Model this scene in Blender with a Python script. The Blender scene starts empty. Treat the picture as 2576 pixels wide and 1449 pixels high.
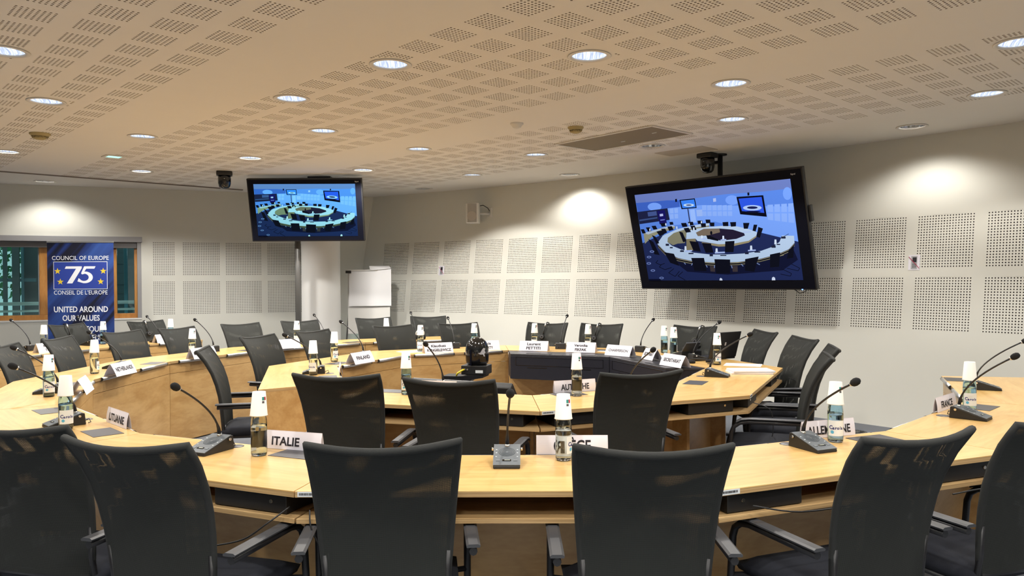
import bpy, math, random
import numpy as np
from mathutils import Vector, Matrix
from mathutils.geometry import delaunay_2d_cdt
random.seed(7)
PI = math.pi
R = math.radians
S = bpy.context.scene
COL = S.collection

# ------------------------------------------------------------------ camera
HC = 1.49                                  # eye height
FPX = 1938.0                               # focal length in pixels of the 2576 px wide frame
TH = math.asin(22.5 / FPX)                 # slight downward pitch
ROLL = 0.0058
cam_d = bpy.data.cameras.new('camera')
cam_d.sensor_width = 36.0
cam_d.lens = 36.0 * FPX / 2576.0
cam_d.clip_start = 0.05
cam_d.clip_end = 200
cam = bpy.data.objects.new('camera', cam_d)
COL.objects.link(cam)
fw = Vector((0, math.cos(TH), -math.sin(TH)))
u0 = Vector((0, math.sin(TH), math.cos(TH)))
r0 = Vector((1, 0, 0))
cu = u0 * math.cos(ROLL) + r0 * math.sin(ROLL)
cr = r0 * math.cos(ROLL) - u0 * math.sin(ROLL)
cam.matrix_world = Matrix(((cr.x, cu.x, -fw.x, 0), (cr.y, cu.y, -fw.y, 0), (cr.z, cu.z, -fw.z, HC), (0, 0, 0, 1)))
S.camera = cam

def in_view(p, mx=200, my=160):
    v = Vector(p) - Vector((0, 0, HC))
    w = v.dot(fw)
    if w < 0.3:
        return None
    x = 1288 + FPX * v.dot(cr) / w
    y = 724.5 - FPX * v.dot(cu) / w
    return (x, y, w) if -mx < x < 2576 + mx and -my < y < 1449 + my else None

# ------------------------------------------------------------------ world, exposure, lamp powers
wd = bpy.data.worlds.new('daylight')
S.world = wd
wd.use_nodes = True
bgn = wd.node_tree.nodes['Background']
bgn.inputs[0].default_value = (0.50, 0.85, 0.80, 1)
bgn.inputs[1].default_value = 0.8
S.view_settings.view_transform = 'Standard'
S.view_settings.look = 'None'
S.view_settings.exposure = 0.0
S.view_settings.gamma = 1.0
S.view_settings.use_curve_mapping = False
try:
    S.cycles.use_denoising = True
    S.cycles.max_bounces = 7
    S.cycles.use_adaptive_sampling = True
    S.cycles.adaptive_threshold = 0.05
    S.cycles.diffuse_bounces = 3
    S.cycles.glossy_bounces = 3
    S.cycles.transmission_bounces = 7
    S.cycles.transparent_max_bounces = 16
    S.cycles.caustics_reflective = False
    S.cycles.caustics_refractive = False
    S.cycles.sample_clamp_indirect = 4.0
except Exception:
    pass
LAMP_W = 88.0            # ordinary recessed downlight
WASH_W = 46.0            # the three lit downlights by the walls
LAMP_COL = (1.0, 0.96, 0.893)
# added output factors: brighten left wall and desk panels, dim right wall
LAMP_GAIN = {(-4.56, 9.52): 2.0, (-2.89, 8.55): 1.8, (-1.83, 9.53): 1.8, (-5.26, 8.04): 1.6, (3.55, 5.76): 0.6, (2.96, 4.50): 0.8, (3.63, 6.99): 0.85, (5.2, 4.4): 0.4, (4.6, 2.4): 0.6, (-1.2, -1.6): 2.6, (1.0, -1.7): 2.6, (0.0, -3.0): 2.6}
LAMP_CONE = R(129)
WASH_CONE = R(140)

CEIL = 2.85
TZ = 0.76

# ------------------------------------------------------------------ materials
MATS = {}
def node_mat(name):
    m = bpy.data.materials.new(name)
    m.use_nodes = True
    nt = m.node_tree
    b = nt.nodes.get('Principled BSDF')
    MATS[name] = m
    return m, nt, b
def N(nt, typ, **kw):
    n = nt.nodes.new(typ)
    for k, v in kw.items():
        setattr(n, k, v)
    return n
def plain(name, col, rough=0.5, metal=0.0, spec=0.5, noise=0.0, nscale=40, bump=0.0, bscale=200, emit=None, estr=1.0, coat=0.0):
    m, nt, b = node_mat(name)
    b.inputs['Base Color'].default_value = (*col, 1)
    b.inputs['Roughness'].default_value = rough
    b.inputs['Metallic'].default_value = metal
    b.inputs['Specular IOR Level'].default_value = spec
    if coat:
        b.inputs['Coat Weight'].default_value = coat
    tc = N(nt, 'ShaderNodeTexCoord')
    if noise:
        t = N(nt, 'ShaderNodeTexNoise')
        t.inputs['Scale'].default_value = nscale
        t.inputs['Detail'].default_value = 4
        nt.links.new(tc.outputs['Object'], t.inputs['Vector'])
        mx = N(nt, 'ShaderNodeMix', data_type='RGBA')
        mx.inputs['A'].default_value = (*[c * (1 - noise) for c in col], 1)
        mx.inputs['B'].default_value = (*[min(1, c * (1 + noise)) for c in col], 1)
        nt.links.new(t.outputs['Fac'], mx.inputs['Factor'])
        nt.links.new(mx.outputs['Result'], b.inputs['Base Color'])
    if bump:
        t = N(nt, 'ShaderNodeTexNoise')
        t.inputs['Scale'].default_value = bscale
        nt.links.new(tc.outputs['Object'], t.inputs['Vector'])
        bp = N(nt, 'ShaderNodeBump')
        bp.inputs['Strength'].default_value = bump
        bp.inputs['Distance'].default_value = 0.002
        nt.links.new(t.outputs['Fac'], bp.inputs['Height'])
        nt.links.new(bp.outputs['Normal'], b.inputs['Normal'])
    if emit:
        b.inputs['Emission Color'].default_value = (*emit, 1)
        b.inputs['Emission Strength'].default_value = estr
    return m
def wood(name, c1, c2, rough=0.32, stretch=(0.9, 7, 7), coat=0.25):
    m, nt, b = node_mat(name)
    tc = N(nt, 'ShaderNodeTexCoord')
    oi = N(nt, 'ShaderNodeObjectInfo')
    add = N(nt, 'ShaderNodeVectorMath', operation='ADD')
    mp = N(nt, 'ShaderNodeMapping')
    mp.inputs['Scale'].default_value = stretch
    sc = N(nt, 'ShaderNodeVectorMath', operation='SCALE')
    sc.inputs['Scale'].default_value = 37.0
    comb = N(nt, 'ShaderNodeCombineXYZ')
    for k in range(3):
        nt.links.new(oi.outputs['Random'], comb.inputs[k])
    nt.links.new(comb.outputs[0], sc.inputs[0])
    nt.links.new(tc.outputs['Object'], mp.inputs['Vector'])
    nt.links.new(mp.outputs[0], add.inputs[0])
    nt.links.new(sc.outputs[0], add.inputs[1])
    n1 = N(nt, 'ShaderNodeTexNoise')
    n1.inputs['Scale'].default_value = 2.2
    n1.inputs['Detail'].default_value = 6
    n1.inputs['Distortion'].default_value = 0.9
    nt.links.new(add.outputs[0], n1.inputs['Vector'])
    n2 = N(nt, 'ShaderNodeTexNoise')
    n2.inputs['Scale'].default_value = 16
    n2.inputs['Detail'].default_value = 3
    nt.links.new(add.outputs[0], n2.inputs['Vector'])
    mxf = N(nt, 'ShaderNodeMath', operation='MULTIPLY_ADD')
    nt.links.new(n2.outputs['Fac'], mxf.inputs[0])
    mxf.inputs[1].default_value = 0.35
    nt.links.new(n1.outputs['Fac'], mxf.inputs[2])
    cr_ = N(nt, 'ShaderNodeValToRGB')
    cr_.color_ramp.elements[0].position = 0.42
    cr_.color_ramp.elements[0].color = (*c1, 1)
    cr_.color_ramp.elements[1].position = 0.86
    cr_.color_ramp.elements[1].color = (*c2, 1)
    nt.links.new(mxf.outputs[0], cr_.inputs['Fac'])
    nt.links.new(cr_.outputs['Color'], b.inputs['Base Color'])
    b.inputs['Roughness'].default_value = rough
    b.inputs['Coat Weight'].default_value = coat
    b.inputs['Coat Roughness'].default_value = 0.18
    return m
def emission(name, col, strength=1.0):
    m = bpy.data.materials.new(name)
    m.use_nodes = True
    nt = m.node_tree
    nt.nodes.clear()
    e = N(nt, 'ShaderNodeEmission')
    e.inputs[0].default_value = (*col, 1)
    e.inputs[1].default_value = strength
    o = N(nt, 'ShaderNodeOutputMaterial')
    nt.links.new(e.outputs[0], o.inputs[0])
    MATS[name] = m
    return m
def weave(name, col, thread, period, hole, warp):
    """black mesh upholstery: a real grid of open pores between paler threads"""
    m, nt, b = node_mat(name)
    b.inputs['Roughness'].default_value = 0.7
    b.inputs['Specular IOR Level'].default_value = 0.3
    tc = N(nt, 'ShaderNodeTexCoord')
    vec = tc.outputs['Object']
    if warp:
        no = N(nt, 'ShaderNodeTexNoise')
        no.inputs['Scale'].default_value = 3.2
        no.inputs['Detail'].default_value = 1
        nt.links.new(vec, no.inputs['Vector'])
        sb_ = N(nt, 'ShaderNodeVectorMath', operation='SUBTRACT')
        sb_.inputs[1].default_value = (0.5, 0.5, 0.5)
        nt.links.new(no.outputs['Color'], sb_.inputs[0])
        sc = N(nt, 'ShaderNodeVectorMath', operation='SCALE')
        sc.inputs['Scale'].default_value = warp
        nt.links.new(sb_.outputs[0], sc.inputs[0])
        ad = N(nt, 'ShaderNodeVectorMath', operation='ADD')
        nt.links.new(vec, ad.inputs[0])
        nt.links.new(sc.outputs[0], ad.inputs[1])
        vec = ad.outputs[0]
    sp = N(nt, 'ShaderNodeSeparateXYZ')
    nt.links.new(vec, sp.inputs[0])
    outs, thr = [], []
    for ax in ('X', 'Z'):
        d = N(nt, 'ShaderNodeMath', operation='DIVIDE')
        d.inputs[1].default_value = period
        nt.links.new(sp.outputs[ax], d.inputs[0])
        f = N(nt, 'ShaderNodeMath', operation='FRACT')
        nt.links.new(d.outputs[0], f.inputs[0])
        g = N(nt, 'ShaderNodeMath', operation='GREATER_THAN')
        g.inputs[1].default_value = 1 - hole
        nt.links.new(f.outputs[0], g.inputs[0])
        outs.append(g)
        t_ = N(nt, 'ShaderNodeMath', operation='LESS_THAN')
        t_.inputs[1].default_value = 0.28
        nt.links.new(f.outputs[0], t_.inputs[0])
        thr.append(t_)
    mt = N(nt, 'ShaderNodeMath', operation='MAXIMUM')
    nt.links.new(thr[0].outputs[0], mt.inputs[0])
    nt.links.new(thr[1].outputs[0], mt.inputs[1])
    mc = N(nt, 'ShaderNodeMix', data_type='RGBA')
    mc.inputs['A'].default_value = (*col, 1)
    mc.inputs['B'].default_value = (*thread, 1)
    nt.links.new(mt.outputs[0], mc.inputs['Factor'])
    nt.links.new(mc.outputs['Result'], b.inputs['Base Color'])
    mu = N(nt, 'ShaderNodeMath', operation='MULTIPLY')
    nt.links.new(outs[0].outputs[0], mu.inputs[0])
    nt.links.new(outs[1].outputs[0], mu.inputs[1])
    tr = N(nt, 'ShaderNodeBsdfTransparent')
    mix = N(nt, 'ShaderNodeMixShader')
    nt.links.new(mu.outputs[0], mix.inputs[0])
    nt.links.new(b.outputs[0], mix.inputs[1])
    nt.links.new(tr.outputs[0], mix.inputs[2])
    nt.links.new(mix.outputs[0], nt.nodes['Material Output'].inputs[0])
    return m
def glass(name, tint, rough=0.0, ior=1.45):
    m, nt, b = node_mat(name)
    b.inputs['Base Color'].default_value = (*tint, 1)
    b.inputs['Roughness'].default_value = rough
    b.inputs['Transmission Weight'].default_value = 1.0
    b.inputs['IOR'].default_value = ior
    return m
def pane(name, tint, alpha):
    """thin sheet of window glass: mostly clear, with a Fresnel mirror"""
    m = bpy.data.materials.new(name)
    m.use_nodes = True
    nt = m.node_tree
    nt.nodes.clear()
    t = N(nt, 'ShaderNodeBsdfTransparent')
    t.inputs[0].default_value = (*tint, 1)
    g = N(nt, 'ShaderNodeBsdfGlossy')
    g.inputs['Roughness'].default_value = 0.02
    fr = N(nt, 'ShaderNodeFresnel')
    fr.inputs[0].default_value = 1.45
    mx = N(nt, 'ShaderNodeMixShader')
    o = N(nt, 'ShaderNodeOutputMaterial')
    nt.links.new(fr.outputs[0], mx.inputs[0])
    nt.links.new(t.outputs[0], mx.inputs[1])
    nt.links.new(g.outputs[0], mx.inputs[2])
    nt.links.new(mx.outputs[0], o.inputs[0])
    MATS[name] = m
    return m

plain('wall_paint', (0.71, 0.705, 0.645), 0.85, noise=0.02, nscale=3, bump=0.05, bscale=300)
plain('ceiling_paint', (0.80, 0.775, 0.735), 0.9, noise=0.015, nscale=4)
plain('plenum', (0.05, 0.045, 0.042), 1.0)
plain('bare_board_shade', (0.26, 0.225, 0.19), 1.0)  # bare board core, darkened so the wall holes look shaded inside
plain('bare_ceiling_shade', (0.36, 0.28, 0.20), 1.0)  # browner core tone with shade put in for the ceiling holes
plain('plenum_ceiling', (0.11, 0.082, 0.058), 1.0)
plain('carpet', (0.17, 0.185, 0.215), 0.95, noise=0.22, nscale=90, bump=0.5, bscale=500)
plain('skirting', (0.24, 0.255, 0.28), 0.5)
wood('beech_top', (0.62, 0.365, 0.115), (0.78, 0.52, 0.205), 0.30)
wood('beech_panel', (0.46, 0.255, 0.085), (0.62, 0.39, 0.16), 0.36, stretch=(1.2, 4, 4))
wood('ply_edge', (0.34, 0.20, 0.08), (0.62, 0.42, 0.20), 0.5, stretch=(0.6, 3, 90), coat=0.0)
wood('window_wood', (0.42, 0.16, 0.035), (0.60, 0.29, 0.075), 0.4, stretch=(5, 5, 1.0))
plain('desk_black', (0.016, 0.017, 0.026), 0.42, spec=0.4, bump=0.03)
plain('desk_black_top', (0.035, 0.035, 0.042), 0.34, spec=0.5)
plain('black_plastic', (0.012, 0.012, 0.013), 0.45)
plain('black_gloss', (0.008, 0.008, 0.009), 0.12, coat=0.5)
plain('black_metal', (0.012, 0.012, 0.014), 0.38, spec=0.5)
plain('arm_grey', (0.050, 0.052, 0.058), 0.42)
plain('seat_fabric', (0.010, 0.012, 0.020), 0.9, noise=0.25, nscale=300, bump=0.4, bscale=600)
plain('edge_fabric', (0.017, 0.0185, 0.0175), 0.8, bump=0.5, bscale=700)
weave('mesh_front', (0.010, 0.011, 0.010), (0.034, 0.037, 0.034), 0.00337, 0.29, 0.008)
weave('mesh_rear', (0.010, 0.011, 0.010), (0.036, 0.039, 0.036), 0.0033, 0.29, 0.0)
plain('mic_grey', (0.095, 0.11, 0.125), 0.4, spec=0.5)
plain('mic_grille', (0.055, 0.065, 0.075), 0.6)
plain('mic_key', (0.13, 0.145, 0.16), 0.4)
plain('lcd', (0.35, 0.38, 0.34), 0.3)
plain('foam', (0.008, 0.008, 0.009), 0.95, bump=0.6, bscale=900)
plain('aluminium', (0.62, 0.62, 0.62), 0.34, metal=0.9)
plain('chrome', (0.8, 0.76, 0.70), 0.15, metal=1.0)
plain('steel_grey', (0.12, 0.118, 0.115), 0.45, metal=0.35)
plain('flap_grey', (0.062, 0.060, 0.066), 0.42)
plain('card', (0.80, 0.78, 0.86), 0.6)
plain('paper', (0.82, 0.82, 0.84), 0.7)
plain('ink', (0.012, 0.010, 0.016), 0.7)
plain('ink_grey', (0.10, 0.10, 0.11), 0.7)
plain('cup_paper', (0.79, 0.765, 0.70), 0.55)
plain('cup_teal', (0.03, 0.28, 0.25), 0.6)
plain('cup_red', (0.55, 0.02, 0.05), 0.6)
plain('label_white', (0.74, 0.78, 0.80), 0.5)
plain('label_blue', (0.10, 0.42, 0.66), 0.5)
plain('label_navy', (0.015, 0.02, 0.17), 0.5)
glass('glass_clear', (0.96, 1.0, 0.95))
glass('glass_blue', (0.70, 0.90, 1.0))
glass('water', (0.98, 1.0, 1.0), ior=1.33)
pane('window_glass', (0.80, 0.90, 0.92), 1)
plain('white_plastic', (0.74, 0.73, 0.70), 0.5)
plain('speaker_grille', (0.42, 0.40, 0.37), 0.8)
plain('detector_beige', (0.42, 0.34, 0.16), 0.6)
plain('hatch_metal', (0.21, 0.165, 0.10), 0.7, noise=0.12, nscale=400)
plain('hatch_grey', (0.50, 0.46, 0.41), 0.8)
plain('reflector', (0.86, 0.88, 0.92), 0.10, metal=1.0)
plain('trim_white', (0.72, 0.69, 0.64), 0.5)
plain('trim_brown', (0.20, 0.165, 0.14), 0.6)
plain('pillar_paint', (0.76, 0.755, 0.74), 0.7)
plain('blind_grey', (0.20, 0.195, 0.20), 0.6)
plain('frame_grey', (0.34, 0.335, 0.345), 0.5)
plain('yellow_cable', (0.75, 0.60, 0.02), 0.5)
plain('green_bag', (0.01, 0.14, 0.06), 0.35)
plain('brass', (0.45, 0.28, 0.08), 0.3, metal=0.8)
plain('led_blue', (0.05, 0.1, 0.6), 0.3, emit=(0.1, 0.25, 1.0), estr=6)
plain('banner_white', (0.80, 0.82, 0.88), 0.6)
plain('banner_gold', (0.72, 0.52, 0.03), 0.6)
plain('banner_box', (0.018, 0.045, 0.30), 0.6)
plain('screen_black', (0.006, 0.007, 0.014), 0.4, spec=0.06)
plain('clapboard', (0.10, 0.125, 0.135), 0.7)
plain('steel_teal', (0.10, 0.22, 0.27), 0.4, metal=0.3)
plain('rail_pale', (0.55, 0.58, 0.56), 0.4)
plain('leaf', (0.03, 0.20, 0.07), 0.6)
plain('bark', (0.05, 0.04, 0.03), 0.9)
plain('pavement', (0.20, 0.20, 0.20), 0.9)
plain('sticker_red', (0.42, 0.02, 0.08), 0.6)
plain('sticker_grey', (0.42, 0.42, 0.45), 0.6)
def lamp_mat():
    """faceted glowing bowl of a lit downlight: pale streaks between facets"""
    m = bpy.data.materials.new('lamp_glow')
    m.use_nodes = True
    nt = m.node_tree
    nt.nodes.clear()
    tc = N(nt, 'ShaderNodeTexCoord')
    mp = N(nt, 'ShaderNodeMapping')
    mp.inputs['Scale'].default_value = (85, 10, 10)
    nt.links.new(tc.outputs['Object'], mp.inputs['Vector'])
    no = N(nt, 'ShaderNodeTexNoise')
    no.inputs['Scale'].default_value = 1.0
    no.inputs['Detail'].default_value = 1
    nt.links.new(mp.outputs[0], no.inputs['Vector'])
    rp = N(nt, 'ShaderNodeValToRGB')
    rp.color_ramp.elements[0].position = 0.38
    rp.color_ramp.elements[0].color = (0.42, 0.50, 0.72, 1)
    rp.color_ramp.elements[1].position = 0.60
    rp.color_ramp.elements[1].color = (0.90, 0.97, 1.0, 1)
    nt.links.new(no.outputs['Fac'], rp.inputs[0])
    e = N(nt, 'ShaderNodeEmission')
    e.inputs[1].default_value = 1.25
    o = N(nt, 'ShaderNodeOutputMaterial')
    nt.links.new(rp.outputs[0], e.inputs[0])
    nt.links.new(e.outputs[0], o.inputs[0])
    MATS['lamp_glow'] = m
lamp_mat()
emission('lamp_off_glow', (0.55, 0.50, 0.42), 0.35)  # faint glow put into the bowls of the unlit downlights
emission('emergency_glow', (0.45, 0.95, 0.80), 1.6)
emission('outdoor_lamp', (1, 1, 1), 6.0)

def banner_mat():
    m, nt, b = node_mat('banner_print')
    tc = N(nt, 'ShaderNodeTexCoord')
    sp = N(nt, 'ShaderNodeSeparateXYZ')
    nt.links.new(tc.outputs['Object'], sp.inputs[0])
    a = N(nt, 'ShaderNodeMath', operation='MULTIPLY')
    a.inputs[1].default_value = 1.15
    nt.links.new(sp.outputs['X'], a.inputs[0])
    d = N(nt, 'ShaderNodeMath', operation='SUBTRACT')
    nt.links.new(a.outputs[0], d.inputs[0])
    nt.links.new(sp.outputs['Z'], d.inputs[1])
    t = N(nt, 'ShaderNodeTexNoise', noise_dimensions='2D')
    t.inputs['Scale'].default_value = 1.0
    t.inputs['Detail'].default_value = 3
    cb = N(nt, 'ShaderNodeCombineXYZ')
    s1 = N(nt, 'ShaderNodeMath', operation='MULTIPLY')
    s1.inputs[1].default_value = 3.6
    nt.links.new(d.outputs[0], s1.inputs[0])
    s2 = N(nt, 'ShaderNodeMath', operation='ADD')
    nt.links.new(sp.outputs['X'], s2.inputs[0])
    nt.links.new(sp.outputs['Z'], s2.inputs[1])
    s3 = N(nt, 'ShaderNodeMath', operation='MULTIPLY')
    s3.inputs[1].default_value = 0.25
    nt.links.new(s2.outputs[0], s3.inputs[0])
    nt.links.new(s1.outputs[0], cb.inputs[0])
    nt.links.new(s3.outputs[0], cb.inputs[1])
    nt.links.new(cb.outputs[0], t.inputs['Vector'])
    r_ = N(nt, 'ShaderNodeValToRGB')
    e = r_.color_ramp.elements
    e[0].position = 0.36
    e[0].color = (0.006, 0.007, 0.022, 1)
    e[1].position = 0.72
    e[1].color = (0.028, 0.075, 0.30, 1)
    k = e.new(0.46)
    k.color = (0.012, 0.028, 0.14, 1)
    nt.links.new(t.outputs['Fac'], r_.inputs[0])
    nt.links.new(r_.outputs[0], b.inputs['Base Color'])
    b.inputs['Roughness'].default_value = 0.5
banner_mat()

def picture_mat(name, gain):
    m = bpy.data.materials.new(name)
    m.use_nodes = True
    nt = m.node_tree
    nt.nodes.clear()
    at = N(nt, 'ShaderNodeVertexColor', layer_name='tone')
    e = N(nt, 'ShaderNodeEmission')
    e.inputs[1].default_value = gain
    o = N(nt, 'ShaderNodeOutputMaterial')
    nt.links.new(at.outputs[0], e.inputs[0])
    nt.links.new(e.outputs[0], o.inputs[0])
    MATS[name] = m
picture_mat('picture_large', 1.0)
picture_mat('picture_small', 1.05)

# ------------------------------------------------------------------ mesh helpers
class MB:
    def __init__(s):
        s.v = []
        s.f = []
        s.sm = []
    def add(s, vs, fs, smooth=False):
        o = len(s.v)
        s.v += [tuple(p) for p in vs]
        s.f += [tuple(i + o for i in f) for f in fs]
        s.sm += [smooth] * len(fs)
        return s
    def box(s, c, d, rz=0.0, M=None):
        x, y, z = d[0] / 2, d[1] / 2, d[2] / 2
        vs = [Vector((a, b, e)) for e in (-z, z) for (a, b) in ((-x, -y), (x, -y), (x, y), (-x, y))]
        if rz:
            rm = Matrix.Rotation(rz, 3, 'Z')
            vs = [rm @ p for p in vs]
        vs = [p + Vector(c) for p in vs]
        if M is not None:
            vs = [M @ p for p in vs]
        return s.add(vs, [(0, 3, 2, 1), (4, 5, 6, 7), (0, 1, 5, 4), (1, 2, 6, 5), (2, 3, 7, 6), (3, 0, 4, 7)])
    def prism(s, poly, z0, z1):
        n = len(poly)
        vs = [(p[0], p[1], z0) for p in poly] + [(p[0], p[1], z1) for p in poly]
        fs = [tuple(range(n - 1, -1, -1)), tuple(range(n, 2 * n))]
        fs += [(i, (i + 1) % n, n + (i + 1) % n, n + i) for i in range(n)]
        return s.add(vs, fs)
    def tube(s, path, r, n=8, cap=True, smooth=True):
        P_ = [Vector(p) for p in path]
        rr = r if isinstance(r, (list, tuple)) else [r] * len(P_)
        t0 = (P_[1] - P_[0]).normalized()
        up = Vector((0, 0, 1)) if abs(t0.z) < 0.9 else Vector((1, 0, 0))
        nrm = t0.cross(up).normalized()
        vs = []
        for i, p in enumerate(P_):
            if i == 0:
                t = t0
            elif i == len(P_) - 1:
                t = (P_[i] - P_[i - 1]).normalized()
            else:
                t = ((P_[i + 1] - p).normalized() + (p - P_[i - 1]).normalized())
                t = t.normalized() if t.length > 1e-6 else (P_[i + 1] - p).normalized()
            nrm = (nrm - t * nrm.dot(t))
            nrm = nrm.normalized() if nrm.length > 1e-6 else t.orthogonal().normalized()
            bn = t.cross(nrm)
            for k in range(n):
                a = 2 * PI * k / n
                vs.append(p + (nrm * math.cos(a) + bn * math.sin(a)) * rr[i])
        fs = []
        for i in range(len(P_) - 1):
            for k in range(n):
                fs.append((i * n + k, i * n + (k + 1) % n, (i + 1) * n + (k + 1) % n, (i + 1) * n + k))
        s.add(vs, fs, smooth)
        if cap:
            o = len(s.v) - len(vs)
            s.f += [tuple(o + k for k in range(n - 1, -1, -1)), tuple(o + (len(P_) - 1) * n + k for k in range(n))]
            s.sm += [False, False]
        return s
    def lathe(s, prof, n=20, c=(0, 0, 0), smooth=True, M=None):
        vs = []
        for (r, z) in prof:
            for k in range(n):
                a = 2 * PI * k / n
                vs.append(Vector((r * math.cos(a), r * math.sin(a), z)) + Vector(c))
        if M is not None:
            vs = [M @ p for p in vs]
        fs = []
        for i in range(len(prof) - 1):
            for k in range(n):
                fs.append((i * n + k, i * n + (k + 1) % n, (i + 1) * n + (k + 1) % n, (i + 1) * n + k))
        return s.add(vs, fs, smooth)
    def build(s, name, mat, parent=None, bevel=0.0, **props):
        me = bpy.data.meshes.new(name)
        me.from_pydata(s.v, [], s.f)
        me.polygons.foreach_set('use_smooth', s.sm)
        me.materials.append(MATS[mat])
        me.update()
        o = bpy.data.objects.new(name, me)
        COL.objects.link(o)
        if parent is not None:
            o.parent = parent
        if bevel:
            b = o.modifiers.new('bevel', 'BEVEL')
            b.width = bevel
            b.segments = 2
            b.limit_method = 'ANGLE'
        for k, v in props.items():
            o[k] = v
        return o

def tag(o, label, cat, group=None):
    o['label'] = label
    o['category'] = cat
    if group:
        o['group'] = group
    return o
def thing(name, label, cat, loc=(0, 0, 0), rz=0.0, group=None, M=None):
    o = bpy.data.objects.new(name, None)
    o.empty_display_size = 0.05
    COL.objects.link(o)
    if M is not None:
        o.matrix_world = M
    else:
        o.location = loc
        o.rotation_euler = (0, 0, rz)
    return tag(o, label, cat, group)
def copy_tree(src, parent=None):
    c = src.copy()
    COL.objects.link(c)
    if parent is not None:
        c.parent = parent
        c.matrix_parent_inverse = src.matrix_parent_inverse.copy()
    for ch in list(src.children):
        copy_tree(ch, c)
    return c
TEXT_MESH = {}
def text(name, body, size, mat, parent, M, bold=0.0, width=None, spacing=1.0, align='CENTER', xs=1.0):
    key = (body, size, mat, bold, spacing, align)
    if key not in TEXT_MESH:
        cv = bpy.data.curves.new(name, 'FONT')
        cv.body = body
        cv.size = size
        cv.align_x = align
        cv.align_y = 'CENTER'
        cv.extrude = 0.0001
        cv.offset = bold
        cv.space_character = spacing
        cv.resolution_u = 3
        tmp = bpy.data.objects.new(name, cv)
        me = bpy.data.meshes.new_from_object(tmp)
        me.materials.clear()
        me.materials.append(MATS[mat])
        bpy.data.objects.remove(tmp)
        bpy.data.curves.remove(cv)
        TEXT_MESH[key] = me
    o = bpy.data.objects.new(name, TEXT_MESH[key])
    COL.objects.link(o)
    o.parent = parent
    o.matrix_local = M @ Matrix.Diagonal((xs, 1, 1, 1))
    return o
FACE = Matrix.Rotation(PI / 2, 4, 'X')       # text in the x-z plane, read from -y
def struct(o):
    o['kind'] = 'structure'
    return o

# ------------------------------------------------------------------ room shell
RWC = (-13.6, -7.26)
RWR = 22.74
LEAN = 0.13
def rwall(s_arc, z, off=0.0):
    a = s_arc / RWR
    r = RWR + LEAN * (z - 1.53) + off
    return (RWC[0] + r * math.cos(a), RWC[1] + r * math.sin(a), z)
LW0 = Vector((-4.086, 11.897))
LWA = R(22.4)
LWE = Vector((math.cos(LWA), math.sin(LWA)))
LWN = Vector((-math.sin(LWA), math.cos(LWA)))       # outward
def lwall(s_, z, off=0.0):
    p = LW0 + LWE * s_ + LWN * off
    return (p.x, p.y, z)
S_CORNER = 24.05
LS_MAX = 2.05
LS_MIN = -6.4

foot = [rwall(s_, CEIL, 0.12)[:2] for s_ in np.linspace(3.2, S_CORNER, 24)]
foot += [lwall(1.95, 0, 0.05)[:2], lwall(LS_MIN, 0, 0.05)[:2], (lwall(LS_MIN, 0)[0] - 0.05, -4.05), (9.2, -4.05)]
foot_floor = [rwall(s_, 0.0, 0.12)[:2] for s_ in np.linspace(3.2, S_CORNER, 24)] + foot[24:]
floor = struct(MB().prism(foot_floor, -0.05, 0.0).build('floor', 'carpet'))

# ---- perforated field generator: nr x nc cells of pitch p, each with a through hole (depth d)
def perf(nc, nr, p, h, d, mapf, octo=False, keep=None):
    V, Fc = [], []
    for j in range(nr):
        for i in range(nc):
            if keep is not None and not keep(i, j):
                continue
            x0, y0 = i * p, j * p
            cx, cy = x0 + p / 2, y0 + p / 2
            o = len(V)
            V += [(x0, y0, 0), (x0 + p, y0, 0), (x0 + p, y0 + p, 0), (x0, y0 + p, 0)]
            if octo:
                ring = [(cx + h / 2 * math.cos(PI / 4 * k + PI + PI / 4), cy + h / 2 * math.sin(PI / 4 * k + PI + PI / 4)) for k in range(8)]
                V += [(a, b, 0) for a, b in ring] + [(a, b, d) for a, b in ring]
                for q in range(4):
                    a, b_, c = o + 4 + 2 * q, o + 4 + (2 * q + 1) % 8, o + 4 + (2 * q + 2) % 8
                    q1 = o + (q + 1) % 4
                    Fc += [(o + q, q1, c, b_, a)]
                Fc += [(o + 4 + k, o + 4 + (k + 1) % 8, o + 12 + (k + 1) % 8, o + 12 + k) for k in range(8)]
            else:
                q = h / 2
                V += [(cx - q, cy - q, 0), (cx + q, cy - q, 0), (cx + q, cy + q, 0), (cx - q, cy + q, 0)]
                V += [(cx - q, cy - q, d), (cx + q, cy - q, d), (cx + q, cy + q, d), (cx - q, cy + q, d)]
                for k in range(4):
                    m_ = (k + 1) % 4
                    Fc += [(o + k, o + m_, o + 4 + m_, o + 4 + k), (o + 4 + k, o + 4 + m_, o + 8 + m_, o + 8 + k)]
    return [mapf(*v) for v in V], Fc, [1 if any(V[k][2] > 0 for k in f) else 0 for f in Fc]
def mesh_obj(name, V, Fc, mat, parent=None, link=True, flags=None, mat2='bare_board_shade'):
    me = bpy.data.meshes.new(name)
    me.from_pydata(V, [], Fc)
    me.materials.append(MATS[mat])
    if flags is not None:
        me.materials.append(MATS[mat2])
        me.polygons.foreach_set('material_index', flags)
    o = bpy.data.objects.new(name, me)
    if link:
        COL.objects.link(o)
    if parent is not None:
        o.parent = parent
    return o

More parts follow.
